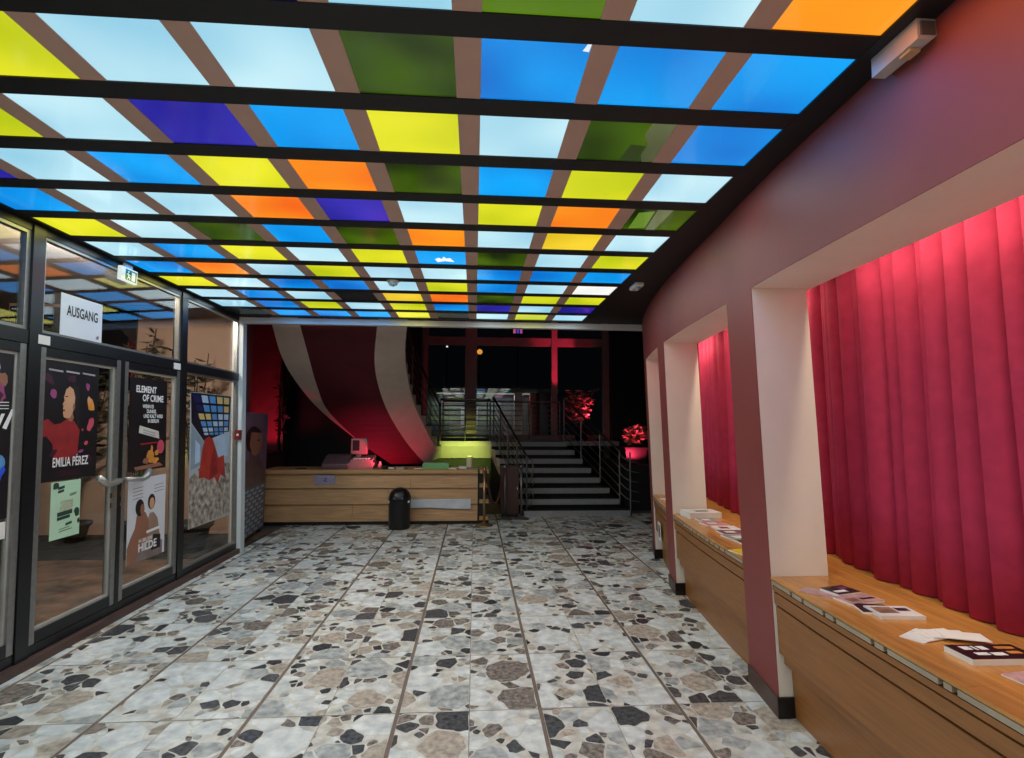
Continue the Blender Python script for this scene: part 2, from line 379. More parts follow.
# benches with louvred fronts
VENTS = [2.70, 2.59, 2.416, 2.337, 2.095, 2.025, 1.766, 1.711]
def bench(y0, y1, label, first):
    n = 10; r = empty('window_bench', (xr((y0+y1)/2)+.3, (y0+y1)/2, 0), label, 'bench', 'window benches')
    soften(rpart('top', y0, y1, SILL-.014, SILL, -.002, .56, WOOD, r, n), .003)
    ya, yb = {True: (y0, 3.311)}.get(first, (y0, min(y1+.30, 6.74)))
    rpart('back_ledge', y1, yb, SILL-.014, SILL-.001, .345, .74, WOOD, r, 3); rpart('back_ledge', y0, y1, SILL-.014, SILL-.001, .56, .74, WOOD, r, n)
    g = list(VENTS) if first else []
    y = 1.711 if first else y1-.06
    while y > y0+.35:
        if first: y -= .27; g.append(y); y -= .062; g.append(y)
        else: y -= .10; g.append(y)
    g = [y1]+[v for v in sorted(g, reverse=True)]+[y0]
    VM = mat('vent_metal', (176, 160, 140), .5, .1)
    rpart('vent_backing', y0, y1, .66, SILL-.014, .030, .035, BLACK, r, n)
    for a, b in zip(g, g[1:]):
        if a-b > .03: rpart('vent_slat', b+.011, a-.011, .716, SILL-.018, .002, .022, VM, r, 2 if a-b > .3 else 1)
    rpart('front_rail', y0, y1, .684, .709, .006, .03, WOODF, r, n)
    rpart('front_rail', y0, y1, .612, .672, .012, .03, WOODF, r, n)
    rpart('front_panel', y0, y1, .345, .596, .020, .05, WOODF, r, n)
    rpart('core', y0, y1, .02, .73, .16, .5, BLACK, r, n); rpart('core', y0, y1, .36, .73, .051, .16, BLACK, r, n)
    rpart('lower_rail', y0, y1, .285, .340, .045, .09, WOODF, r, n)
    rpart('plinth_panel', y0, y1, .0, .285, .085, .12, WOODF, r, n)
    return r
for (a, b), nm in zip(BAYS, ('nearest', 'middle', 'farthest')):
    bench(a+.003, b-.003, {'nearest': 'long oak window bench in the foreground, with white cards fanned on top', 'middle': 'oak window bench between the two maroon pillars, with a yellow leaflet on it', 'farthest': 'short far oak bench with a white notice on its front'}[nm], nm == 'nearest')

# ------------------------------------------------------------------ left glazed entrance wall
LEFT = struct(empty('wall_left', (-2.93, 4.5, 0)))
Y0 = -3.1
for a, b in ((Y0, .2), (.2, 2.05), (2.05, 3.73), ): pass
lpart('kerb', Y0, 6.82, 0, .055, -.06, .075, SKIRT, LEFT)
lpart('bottom_rail', Y0, 6.82, .055, .12, -.05, .03, BLACKG, LEFT)
lpart('transom_bar', Y0, 6.82, 2.115, 2.205, -.05, .035, BLACKG, LEFT)
lpart('head_rail', Y0, 6.82, 2.885, HC, -.05, .03, BLACKG, LEFT)
for yp, w in ((.3, .06), (1.15, .07), (1.97, .06), (2.83, .07), (3.73, .1), (5.53, .1)): lpart('post', yp, yp+w, .055, 2.93, -.05, .04, BLACKG, LEFT)
struct(lpart('trim_3', 6.825, 6.93, 0, 2.88, -.05, .08, mat('pale_post', (206, 216, 220), .4, var=.04)))
lpart('bead', 6.812, 6.825, .06, 2.86, .0, .03, ALU, LEFT)
def window(name, y0, y1, z0, z1, bead=.035, d=.0):
    w = struct(empty(name, (xg(z0), (y0+y1)/2, z0)))
    lpart('pane', y0, y1, z0, z1, -.004+d, .004+d, GLASS, w)
    for a, b, c, e in ((y0, y0+bead, z0, z1), (y1-bead, y1, z0, z1), (y0+bead, y1-bead, z0, z0+bead*.7), (y0+bead, y1-bead, z1-bead*.7, z1)):
        lpart('glazing_bead', a, b, c, e, -.02+d, .022+d, ALU, w)
    return w
window('window_1', 2.9, 3.73, 2.205, 2.885); window('window_2', 3.83, 5.53, 2.205, 2.885, .03); window('window_3', 5.63, 6.825, 2.205, 2.885, .03)
window('window_4', 5.63, 6.825, .12, 2.115, .03)
window('window_5', 1.22, 2.83, 2.205, 2.885)
def door(name, y0, y1, hinge_left, handle=True):
    d = struct(empty(name, (-2.93, (y0+y1)/2, .12)))
    z0, z1 = .125, 2.11
    for a, b in ((y0, y0+.05), (y1-.05, y1)): lpart('stile', a, b, z0, z1, -.03, .03, ALU if True else BLACKG, d)
    lpart('rail', y0+.05, y1-.05, z0, z0+.075, -.03, .03, BLACKG, d); lpart('rail', y0+.05, y1-.05, z1-.06, z1, -.03, .03, BLACKG, d)
    lpart('pane', y0+.05, y1-.05, z0+.075, z1-.06, -.004, .004, GLASS, d)
    for a, b, c, e in ((y0+.05, y0+.066, z0+.075, z1-.06), (y1-.066, y1-.05, z0+.075, z1-.06), (y0+.066, y1-.066, z0+.075, z0+.095), (y0+.066, y1-.066, z1-.08, z1-.06)):
        lpart('glazing_bead', a, b, c, e, -.012, .014, mat('pale_bead', (170, 168, 162), .4), d)
    yy = y1-.03 if hinge_left else y0+.03; s = -1 if hinge_left else 1
    yy = yq(yy)
    if handle:
        mb = MB(); x = xg(1.12)
        P = [(x+.03, yy, 1.115), (x+.07, yy, 1.115), (x+.085, yy+s*.05, 1.11), (x+.085, yy+s*.16, 1.10), (x+.09, yy+s*.21, 1.12), (x+.08, yy+s*.27, 1.165)]
        mb.tube(P, [.018, .020, .021, .021, .028, .026], 10)
        mb.build('handle', mat('satin_handle', (178, 174, 166), .35, .6, var=.03), d, True)
        h = MB().lathe([(.0, 0), (.03, 0), (.03, .008), (.0, .009)], (0, 0, 0), 16).build('handle_rose', CHROME, d)
        h.matrix_local = Matrix.Translation(Vector((x+.03, yy, 1.115))-wpos(d)) @ Matrix.Rotation(math.pi/2, 4, 'Y')
        mb = MB(); 
        for zz in (.98, .90): lbox(mb, yy-.012, yy+.012, zz, zz+.04, .03, .04)
        mb.build('lock', CHROME, d)
    return d
door('door_1', 3.835, 4.655, True); door('door_2', 4.70, 5.525, False)
door('door_3', 2.905, 3.725, False, False); door('door_4', 2.04, 2.825, True, False)
lpart('meeting_stile', 4.655, 4.70, .12, 2.115, -.03, .034, BLACKG, LEFT)
for y, z, w in ((3.80, 2.125, .1), (5.40, 2.12, .11)): tag(lpart('closer_label', y, y+w, z, z+.062, .036, .041, PAPER), 'small white plate on the door head near the %s' % ('red-coat poster' if y < 4 else 'black poster'), 'label plate')
# leftmost wall stretch near the camera
for k, (a, b) in enumerate(((.36, 1.15), (1.22, 1.97))): window('window_%d' % (6+k), a, b, .12, 2.115)
struct(lpart('wall_near_left', Y0, .3, 0, HC, -.1, 0, JAMB))
struct(bbox('wall_near', (-3.2, -3.25, 0), (2.6, -3.1, 3.05), JAMB))

# ------------------------------------------------------------------ posters on the glass
def lpoly(mb, pts, y0, z0, d, mi=0):   # pts in (u right, v up) metres from the lower left corner
    P = [(xg(z0+v)+d, yq(y0+u), z0+v) for u, v in pts]
    return mb.add(P, [tuple(range(len(P)))], mi)
def ltext(txt, y, z, h, m, parent, d, wf=1, bold=.0, align='CENTER', name='lettering', tilt=0):
    vs, fs = text_mesh(txt, h, wf, bold, align)
    c, s = math.cos(tilt), math.sin(tilt)
    return obj(name, [(xg(z+v*c+u*s)+d, yq(y+u*c-v*s), z+v*c+u*s) for u, v in vs], fs, m, parent)
def blob(cx, cy, rx, ry, n=14, rot=0, wob=0, seed=1):
    r = random.Random(seed); out = []
    for k in range(n):
        a = 2*math.pi*k/n; q = 1+r.uniform(-wob, wob); x, y = rx*math.cos(a)*q, ry*math.sin(a)*q
        out.append((cx+x*math.cos(rot)-y*math.sin(rot), cy+x*math.sin(rot)+y*math.cos(rot)))
    return out
def poster(y0, y1, z0, z1, m, label, cat='poster', name='poster', d=.008, skew=0):
    r = empty(name, (xg(z0)+d, (y0+y1)/2, z0), label, cat)
    lpart('sheet', y0, y1, z0, z1, d, d+.003, m, r); return r
def art(r, name, pts, y0, z0, m, d=.0125):
    mb = MB(); lpoly(mb, pts, y0, z0, d); return mb.build(name, m, r)
PBLK = mat('poster_black', (20, 14, 20), .45, var=.3)
SKIN = mat('print_skin', (206, 158, 122), .5); SKIN2 = mat('print_skin_shade', (150, 102, 80), .5)
COAT = mat('print_red', (146, 36, 38), .5, var=.25, scale=9); HAIR = mat('print_hair', (30, 22, 24), .5)
WHT = mat('print_white', (236, 236, 236), .5, var=.02); MAUVE = mat('print_mauve', (150, 70, 120), .5, var=.3); PINK = mat('print_pink', (205, 80, 100), .5); AMB = mat('print_amber', (215, 140, 60), .5, var=.3)
MAGR = mat('print_plum', (62, 22, 44), .5, var=.4)
# black poster with a figure in a red coat
pa, pz = 3.885, 1.175
r = poster(3.885, 4.43, 1.175, 2.03, PBLK, 'black film poster of a figure in a red coat, on the left door')
art(r, 'coat', [(.0, .30), (.0, .42), (.06, .44), (.12, .40), (.18, .41), (.23, .44), (.30, .43), (.36, .36), (.35, .18), (.30, .14), (.12, .14), (.11, .26), (.05, .32)], pa, pz, COAT)
art(r, 'hair', [(.22, .64), (.24, .68), (.29, .695), (.335, .67), (.35, .61), (.34, .54), (.36, .46), (.37, .36), (.33, .40), (.30, .50), (.27, .56)], pa, pz, HAIR, .0128)
art(r, 'face', [(.215, .655), (.205, .62), (.195, .60), (.205, .575), (.185, .545), (.197, .535), (.190, .515), (.198, .50), (.192, .485), (.20, .455), (.225, .445), (.262, .45), (.285, .49), (.30, .53), (.305, .60), (.285, .66), (.25, .68)], pa, pz, SKIN, .0131)
art(r, 'neck', [(.235, .455), (.285, .49), (.30, .45), (.28, .42), (.24, .43)], pa, pz, SKIN2, .0130)
art(r, 'brow', [(.205, .607), (.235, .61), (.234, .602), (.206, .60)], pa, pz, HAIR, .0134)
art(r, 'lips', [(.190, .512), (.212, .508), (.21, .496), (.193, .497)], pa, pz, COAT, .0134)
art(r, 'ear', blob(.295, .53, .012, .024, 10), pa, pz, SKIN2, .0134)
for i, (u, v, a, b, mm, rt) in enumerate(((.10, .62, .028, .035, MAUVE, .3), (.27, .735, .04, .03, MAGR, 0), (.43, .69, .018, .03, MAUVE, .2), (.465, .555, .035, .055, AMB, .4), (.45, .59, .016, .03, SKIN, .4), (.47, .40, .03, .05, PINK, -.4), (.43, .26, .02, .016, PINK, .3), (.39, .36, .01, .01, PINK, 0), (.38, .20, .03, .012, MAUVE, .2), (.12, .20, .04, .02, MAGR, .6), (.45, .15, .03, .03, MAGR, .2), (.06, .72, .03, .05, MAGR, .9))):
    art(r, 'flower', blob(u, v, a, b, 12, rt, .18, i), pa, pz, mm, .0126+i*.00004)
ltext('EMILIA PÉREZ', 4.17, 1.275, .065, WHT, r, .0136, .62, .015)
for u, w in ((.05, .13), (.21, .13), (.37, .13)): art(r, 'name_line', [(u, .795), (u+w, .79), (u+w, .777), (u, .782)], pa, pz, mat('print_grey', (170, 165, 170), .5), .0136)
for k in range(3): art(r, 'credit_line', [(.16, .06-k*.014), (.38, .06-k*.014), (.38, .067-k*.014), (.16, .067-k*.014)], pa, pz, MAGR, .0136)
# green notice
GRN = mat('print_mint', (186, 222, 190), .6, var=.04); DGR = mat('print_dark_green', (38, 66, 56), .6); TERR = mat('print_terracotta', (170, 90, 66), .6)
r = poster(3.995, 4.272, .765, 1.168, GRN, 'pale green notice under the red-coat poster', 'notice', 'notice', .014)
ga, gz = 3.995, .765
art(r, 'leaf_mark', blob(.04, .375, .03, .024, 12, .3, .15, 3), ga, gz, DGR, .0185); art(r, 'leaf_mark', blob(.245, .165, .026, .03, 12, .3, .2, 5), ga, gz, DGR, .0185); art(r, 'leaf_mark', blob(.262, .10, .012, .02, 10, .1, .2, 6), ga, gz, DGR, .0185)
for k, (u, v, w, h, mm) in enumerate(((.06, .345, .06, .02, DGR), (.06, .32, .055, .018, DGR), (.06, .155, .14, .03, DGR), (.06, .128, .12, .022, DGR), (.14, .082, .06, .018, DGR), (.08, .045, .12, .005, DGR), (.08, .062, .1, .004, DGR), (.17, .30, .07, .005, DGR), (.17, .29, .06, .005, DGR))):
    art(r, 'print_block', [(u, v), (u+w, v+.008), (u+w, v+h+.008), (u, v+h)], ga, gz, mm, .0185)
for k in range(4):
    mb = MB(); q = random.Random(k)
    for j in range(6):
        u = .085+j*.02-(.01 if k == 3 else 0); v = .255-k*.02
        lpoly(mb, [(u, v), (u+.006, v-.012*q.random()), (u+.016, v+.010*q.random()), (u+.017, v+.014), (u+.006, v-.002), (u, v+.004)], ga, gz, .0186)
    mb.build('handwriting', TERR, r)
# tall black concert film poster
r = poster(4.805, 5.345, 1.165, 1.99, PBLK, 'black film poster with stacked white lettering, on the right door')
ea, ez = 4.805, 1.165
ltext('ELEMENT', 5.03, 1.862, .058, WHT, r, .0128, .85, .03); ltext('OF CRIME', 5.13, 1.785, .058, WHT, r, .0128, .85, .03)
for t, y, z in (('WENN ES', 5.06, 1.722), ('DUNKEL', 5.11, 1.678), ('UND KALT WIRD', 5.14, 1.634), ('IN BERLIN', 5.14, 1.590)): ltext(t, y, z, .032, WHT, r, .0128, .8, .03)
art(r, 'ticket', [(.13, .335), (.14, .40), (.42, .345), (.43, .275)], ea, ez, mat('print_cream', (214, 208, 196), .5), .0128)
for k in range(2): art(r, 'ticket_line', [(.19, .355-k*.022), (.37, .318-k*.022), (.37, .330-k*.022), (.19, .367-k*.022)], ea, ez, mat('print_grey', (120, 115, 120), .5), .0131)
art(r, 'red_disc', blob(.455, .20, .055, .065, 18), ea, ez, PINK, .0128); art(r, 'red_strip', [(.16, .225), (.40, .235), (.40, .25), (.16, .24)], ea, ez, COAT, .0128)
for i, (u, v, a, b) in enumerate(((.30, .12, .05, .06), (.24, .08, .04, .03), (.37, .08, .05, .03), (.32, .18, .02, .04), (.40, .15, .03, .03))): art(r, 'stage_glow', blob(u, v, a, b, 12, 0, .25, i), ea, ez, AMB if i != 1 else SKIN2, .0127+i*.0001)
art(r, 'stage', [(.08, .035), (.44, .055), (.50, .02), (.10, .005)], ea, ez, SKIN2, .0128)
# white poster with two seated figures
r = poster(4.82, 5.357, .37, 1.10, mat('print_paper', (214, 216, 222), .5, var=.04), 'white film poster of two embracing figures, low on the right door')
ha, hz = 4.82, .37
art(r, 'bench', [(.0, .0), (.0, .10), (.40, .16), (.50, .12), (.50, .0)], ha, hz, mat('print_greybrown', (126, 112, 106), .5, var=.3), .0126)
art(r, 'left_figure', [(.02, .0), (.0, .14), (.04, .22), (.10, .30), (.12, .40), (.16, .43), (.24, .42), (.29, .34), (.29, .20), (.24, .12), (.12, .06), (.10, .0)], ha, hz, SKIN2, .0128)
art(r, 'left_head', blob(.16, .47, .06, .075, 14, .1), ha, hz, HAIR, .0130); art(r, 'left_cheek', blob(.195, .45, .03, .05, 12), ha, hz, SKIN2, .0132)
art(r, 'right_figure', [(.26, .16), (.27, .34), (.30, .40), (.36, .40), (.42, .34), (.46, .18), (.40, .14)], ha, hz, mat('print_tan', (158, 128, 112), .5, var=.2), .0127)
art(r, 'dark_skirt', [(.33, .06), (.36, .20), (.47, .18), (.47, .06)], ha, hz, HAIR, .0129)
art(r, 'right_hair', blob(.325, .50, .055, .07, 14), ha, hz, HAIR, .0129); art(r, 'right_face', blob(.33, .485, .036, .052, 14), ha, hz, SKIN, .0133)
art(r, 'ribbon', [(.26, .225), (.45, .235), (.45, .26), (.26, .25)], ha, hz, WHT, .0135)
ltext('IN LIEBE, EURE', 5.07, .535, .028, WHT, r, .0136, .75, .02); ltext('HILDE', 5.10, .455, .068, WHT, r, .0136, 1.0, .03)
for k in range(7): art(r, 'review_line', [(.06+.3*(k % 2), .64-.03*(k//2)), (.2+.3*(k % 2), .648-.03*(k//2)), (.2+.3*(k % 2), .652-.03*(k//2)), (.06+.3*(k % 2), .644-.03*(k//2))], ha, hz, HAIR, .0128)
# poster with a photo of the foyer
r = poster(5.765, 6.675, .49, 1.915, mat('print_palegrey', (176, 186, 192), .45, var=.06), 'large photo poster of a foyer with a red cloth, on the fixed pane')
fa, fz = 5.765, .49
PB = [mat('print_sky', (90, 150, 205), .4), mat('print_navy', (26, 34, 84), .4), mat('print_icy', (180, 205, 225), .4), mat('print_sand', (220, 190, 120), .4), mat('print_periwinkle', (110, 120, 185), .4)]
art(r, 'picture_ceiling', [(.0, 1.42), (.90, 1.42), (.86, .98), (.28, .90), (.02, 1.10)], fa, fz, mat('print_navyblack', (16, 20, 38), .4), .0126)
q = random.Random(4)
for i in range(6):
    t0 = 1-(1-i/6)**1.5; t1 = 1-(1-(i+.75)/6)**1.5; z0_, z1_ = 1.40-t0*.44, 1.40-t1*.44; a0, a1 = .02+.26*t0, .02+.26*t1; b0, b1 = .88-.04*t0, .88-.04*t1
    for j in range(5):
        f = lambda a, b, k: a+(b-a)*k/5
        art(r, 'picture_pane', [(f(a0, b0, j)+.01, z0_), (f(a0, b0, j+.85), z0_), (f(a1, b1, j+.85), z1_), (f(a1, b1, j)+.01, z1_)], fa, fz, PB[q.randrange(5) if i < 2 else (3 if i == 2 and j < 2 else q.choice([2, 2, 0, 3]))], .0130)
art(r, 'picture_wall', [(.02, .60), (.02, 1.08), (.26, .90), (.26, .66)], fa, fz, mat('print_bluegrey', (140, 158, 172), .4), .0130)
art(r, 'picture_door', [(.10, .66), (.10, .92), (.20, .86), (.20, .68)], fa, fz, PB[2], .0134)
art(r, 'picture_column', [(.36, .74), (.36, .90), (.42, .90), (.46, .76)], fa, fz, mat('print_umber', (70, 64, 60), .4), .0130)
art(r, 'picture_counter', [(.33, .64), (.33, .74), (.66, .74), (.66, .66)], fa, fz, mat('print_oak', (140, 104, 70), .4), .0131)
art(r, 'picture_floor', [(.0, .0), (.0, .52), (.30, .66), (.90, .62), (.90, .03)], fa, fz, mat('print_terrazzo', (176, 168, 156), .4, var=.5, scale=16, coord='World', var2=(70, 66, 62)), .0129)
art(r, 'picture_cloth', [(.18, .50), (.24, .80), (.30, .92), (.38, .95), (.46, .92), (.54, .80), (.60, .70), (.74, .72), (.78, .45), (.66, .50), (.60, .40), (.52, .48), (.40, .46), (.30, .50)], fa, fz, mat('print_scarlet', (176, 50, 44), .4, var=.25, scale=7), .0133)
art(r, 'picture_fold', [(.40, .47), (.44, .70), (.50, .84), (.56, .68), (.60, .52), (.52, .50)], fa, fz, COAT, .0136)
art(r, 'picture_table', [(.48, .93), (.60, .70), (.74, .71), (.84, .70), (.88, 1.0)], fa, fz, PB[2], .0132)
# the dark poster in the leftmost door
r = poster(3.08, 3.655, .985, 2.08, PBLK, 'dark poster with blue glow and white script in the leftmost door')
for i, (u, v, a, b, mm) in enumerate(((.42, .95, .05, .06, PB[2]), (.48, .82, .04, .08, MAUVE), (.50, .88, .03, .05, SKIN2), (.44, .30, .1, .09, mat('print_cobalt', (50, 90, 230), .4)), (.50, .36, .05, .05, PB[0]), (.45, .12, .08, .03, SKIN2), (.30, .70, .12, .2, MAGR), (.2, .4, .1, .1, PB[1]))): art(r, 'glow_print', blob(u, v, a, b, 14, .3*i, .25, i), 3.08, .985, mm, .0126+i*.0001)
for k in range(4): art(r, 'script_stroke', [(.30+.07*k, .48+.03*k), (.36+.07*k, .60+.03*k), (.385+.07*k, .60+.03*k), (.33+.07*k, .47+.03*k)], 3.08, .985, WHT, .0137)
for k in range(3): art(r, 'credit_line', [(.25, .68+.02*k), (.55, .69+.02*k), (.55, .695+.02*k), (.25, .685+.02*k)], 3.08, .985, WHT, .0137)
r = poster(3.09, 3.65, .86, .965, PAPER, 'pale strip notice below the dark poster in the leftmost door', 'notice', 'notice'); art(r, 'print_block', [(.1, .03), (.5, .035), (.5, .06), (.1, .055)], 3.09, .86, mat('print_grey', (120, 115, 120), .5))
# exit paper
r = poster(4.0, 4.42, 2.222, 2.53, mat('bright_paper', (222, 230, 240), .6, var=.02), 'white paper sign reading AUSGANG above the door', 'sign', 'paper_sign', .024)
ltext('AUSGANG', 4.215, 2.375, .075, HAIR, r, .0285, .62, .02); ltext('dd', 4.375, 2.245, .028, HAIR, r, .0285, .6, .02)

# ------------------------------------------------------------------ emergency exit sign, detectors, emergency lamp
r = empty('exit_sign', (xg(2.9)+.05, 4.63, 2.78), 'lit green and white running-man exit sign above the doors', 'sign')
EXW = emis('sign_white', (225, 240, 236), .9, var=.02); EXG = emis('sign_green', (20, 120, 100), .8, var=.05)
bbox('lit_panel', (xg(2.9)+.035, 4.53, 2.79), (xg(2.9)+.065, 4.74, 2.905), EXW, r)
bbox('mount', (xg(2.9)+.04, 4.58, 2.905), (xg(2.9)+.06, 4.68, HC-.008), WHITE, r)
E0 = xg(2.9)+.0655
def ex(name, pts, m, dd=0): return obj(name, [(E0+dd, 4.53+u*.95, 2.79+v*.88) for u, v in pts], [tuple(range(len(pts)))], m, r)
ex('green_field', [(.055, .012), (.21, .012), (.21, .118), (.055, .118)], EXG)
ex('door_mark', [(.14, .02), (.19, .02), (.19, .105), (.14, .105)], EXW, .0004)
ex('runner', [(.075, .02), (.095, .045), (.085, .07), (.07, .06), (.068, .066), (.09, .085), (.105, .075), (.122, .07), (.12, .062), (.108, .066), (.108, .05), (.125, .04), (.118, .02), (.11, .022), (.113, .037), (.10, .04), (.083, .018)], EXW, .0004)
ex('runner_head', blob(.098, .096, .009, .009, 10), EXW, .0004)
# ceiling detectors
def dome(name, x, y, z, rr, label, m):
    r = empty(name, (x, y, z), label, 'detector')
    MB().lathe([(rr*.2, -rr*.9), (rr*.62, -rr*.72), (rr*.8, -rr*.4), (rr*.8, -rr*.2)], (x, y, z), 18).build('dome', m, r, True)
    MB().lathe([(rr*.82, -rr*.25), (rr, -rr*.2), (rr, 0)], (x, y, z), 18).build('base', WHITE, r)
dome('smoke_detector', -.79, 4.97, HC-.002, .06, 'round grey dome detector under a pale blue ceiling pane', mat('dome_grey', (150, 170, 180), .25))
r = empty('motion_sensor', (1.54, 4.87, HC-.008), 'small white motion sensor on the black ceiling border', 'sensor')
soften(bbox('housing', (1.495, 4.77, HC-.05), (1.585, 4.97, HC-.008), WHITE, r), .015)
MB().lathe([(.0, -.028), (.02, -.018), (.026, 0)], (1.54, 4.81, HC-.05), 12).build('lens', ALU, r, True)
r = empty('emergency_light', (1.47, 1.64, HC-.008), 'white box emergency light along the black ceiling border', 'light')
Y = (1.53, 1.73); xe = 1.47
LENS = glass('frosted_lens', (.85, .85, .88), .10, 1.0, .8)
mb = MB(); mb.prism([(xe-.03, Y[0], HC-.008), (xe+.045, Y[0], HC-.008), (xe+.045, Y[0], HC-.06), (xe+.02, Y[0], HC-.08), (xe-.03, Y[0], HC-.08)], (0, Y[1]-Y[0], 0)); mb.build('housing', mat('lamp_plastic', (190, 186, 186), .35, var=.05), r)
bbox('lamp_holder', (xe-.022, Y[0]+.04, HC-.092), (xe+.015, Y[0]+.085, HC-.08), mat('holder_beige', (200, 170, 130), .5), r)
bbox('end_cap', (xe-.02, Y[0]-.006, HC-.065), (xe+.03, Y[0], HC-.02), mat('cap_grey', (90, 86, 88), .4), r)

# ------------------------------------------------------------------ porch outside the glass doors
PORCHW = mat('porch_wall', (196, 168, 150), .8, var=.06, scale=3)
struct(bbox('floor_porch', (-9.5, -3.1, -.1), (-2.99, 13.2, -.01), mat('porch_floor', (122, 96, 78), .5, var=.4, scale=2.4, stretch=(1, 1.6, 1), coord='World', var2=(58, 52, 48))))
struct(bbox('wall_porch', (-6.9, -3.1, 0), (-6.75, 8.0, 3.3), mat('porch_dark', (60, 52, 50), .7)))
struct(bbox('wall_porch_end', (-6.9, 8.0, -.01), (-3.36, 8.06, 3.4), PORCHW))
struct(MB().hexa([(-3.05, 6.935, -.01), (-3.02, 6.935, -.01), (-3.36, 8.06, -.01), (-3.40, 8.06, -.01), (-3.05, 6.935, 4.6), (-3.02, 6.935, 4.6), (-3.36, 8.06, 4.6), (-3.40, 8.06, 4.6)]).build('wall_partition', PORCHW))
struct(MB().hexa([(-3.018, 6.936, 0), (-2.998, 6.936, 0), (-3.33, 8.07, 0), (-3.35, 8.07, 0), (-3.018, 6.936, 4.6), (-2.998, 6.936, 4.6), (-3.33, 8.07, 4.6), (-3.35, 8.07, 4.6)]).build('wall_partition_hall', mat('hall_red_plaster', (120, 52, 60), .8, var=.15, scale=5, bump=.05)))
struct(bbox('ceiling_porch', (-9.5, -3.1, 3.3), (-3.07, 8.0, 3.4), mat('porch_ceiling', (150, 140, 135), .8)))
struct(bbox('window_9', (-6.7, 7.96, 2.05), (-4.95, 8.0, 3.25), mat('dark_fanlight', (26, 26, 30), .25)))
struct(bbox('trim_4', (-6.7, 6.6, -.01), (-3.2, 7.99, .0), mat('porch_mat', (50, 52, 54), .8, var=.3)))
LEAF = mat('leaf_green', (62, 70, 44), .5, var=.4, island=.4); STEM = mat('stem_brown', (70, 55, 40), .7)
def plant(name, base, height, spread, nst, nleaf, leaf, label, cat='plant', seed=1, lm=None, group=None, ymax=None, tmin=.25):
    r = empty(name, base, label, cat, group); q = random.Random(seed); st = MB(); lf = MB()
    cl = lambda p: Vector((p.x, min(p.y, ymax) if ymax else p.y, p.z))
    for s in range(nst):
        a = q.uniform(0, 6.283); dx, dy = math.cos(a)*spread*q.uniform(.3, 1), math.sin(a)*spread*q.uniform(.3, 1); hh = height*q.uniform(.7, 1)
        P = []
        for k in range(7):
            t = k/6; P.append(cl(Vector((base[0]+dx*t**1.4+q.uniform(-1, 1)*.015, base[1]+dy*t**1.4+q.uniform(-1, 1)*.015, base[2]+hh*t))))
        st.tube(P, .007, 5)
        for k in range(nleaf):
            t = q.uniform(tmin, 1); i = min(5, int(t*6)); p = P[i].lerp(P[i+1], t*6-i); b = q.uniform(0, 6.283); el = q.uniform(-.5, .5); L = leaf*q.uniform(.6, 1.2)
            d = Vector((math.cos(b)*math.cos(el), math.sin(b)*math.cos(el), math.sin(el))); w = d.cross(Vector((q.uniform(-1, 1), q.uniform(-1, 1), 1))).normalized(); n = d.cross(w)
            p0 = p+d*leaf*.35
            lf.add([cl(v) for v in (p, p0, p0+d*L*.45+w*L*.27+n*L*.06, p0+d*L, p0+d*L*.45-w*L*.27+n*L*.06)], [(1, 2, 3), (1, 3, 4), (0, 1, 2)])
    st.build('stems', STEM, r); tag(lf.build('leaves', lm or LEAF, r), kind='stuff'); return r
POT = mat('pot_dark', (48, 50, 54), .5)
def pot(x, y, z, s, label):
    r = empty('plant_pot', (x, y, z), label, 'pot', 'dark plant pots')
    MB().lathe([(.20*s, 0), (.27*s, .35*s), (.33*s, .40*s), (.33*s, .47*s), (.29*s, .47*s), (.27*s, .41*s)], (x, y, z), 22).build('pot', POT, r, True)
for k, (x, h) in enumerate(((-6.1, 2.3), (-5.3, 2.3), (-4.55, 2.65), (-3.8, 2.5))):
    w = ('leftmost', 'second from the left', 'second from the right', 'rightmost')[k]
    pot(x, 7.55, .0, .55, 'small dark pot by the pale porch wall, %s of four' % w)
    plant('climbing_plant', (x, 7.55, .23), h, .36, 8, 26, .15, 'leafy climbing plant against the pale porch wall, %s of four' % w, 'plant', 20+k, None, 'climbing plants along the porch wall', 7.93, .45)
pot(-3.52, 6.98, .0, .75, 'large dark round pot outside the fixed pane, below the foyer poster')
r = empty('porch_fill_lamp', (-3.6, 5.2, 3.3), 'added round ceiling lamp in the porch, out of view', 'lamp'); MB().lathe([(.05, -.07), (.16, -.055), (.19, -.02), (.19, 0)], (-3.6, 5.2, 3.3), 20).build('diffuser', emis('porch_fill_diffuser', (255, 214, 180), 2.5), r, True)  # unseen lamp, added to light the pale porch wall
l = lamp('bulb', 'POINT', (0, 0, -.16), 190, (1, .80, .66), None, .15); l.parent = r

# ------------------------------------------------------------------ stair hall shell
DARKW = mat('hall_dark', (30, 24, 28), .8, var=.2)
struct(bbox('ceiling_hall', (-6.9, 6.95, 4.6), (6.0, 13.2, 4.75), DARKW))
struct(bbox('wall_hall_right', (4.3, 6.9, -.1), (4.45, 13.2, 4.6), DARKW))
struct(bbox('wall_hall_left', (-4.75, 8.06, -.01), (-4.6, 10.2, 4.6), mat('hall_red_plaster', (120, 52, 60), .8, var=.15, scale=5, bump=.05)))
struct(bbox('wall_above_ceiling', (-4.75, 6.84, 3.07), (4.45, 6.9, 4.75), DARKW))
struct(bbox('wall_back_left', (-4.6, 10.12, 0), (-3.66, 10.195, 4.6), mat('hall_red_plaster', (120, 52, 60))))
struct(bbox('wall_under_stair', (-4.6, 12.6, 0), (-1.32, 12.9, 4.6), DARKW))
struct(bbox('floor_hall', (-6.9, 8.2, -.12), (-2.94, 13.2, -.008), mat('hall_floor', (90, 86, 80), .5)))
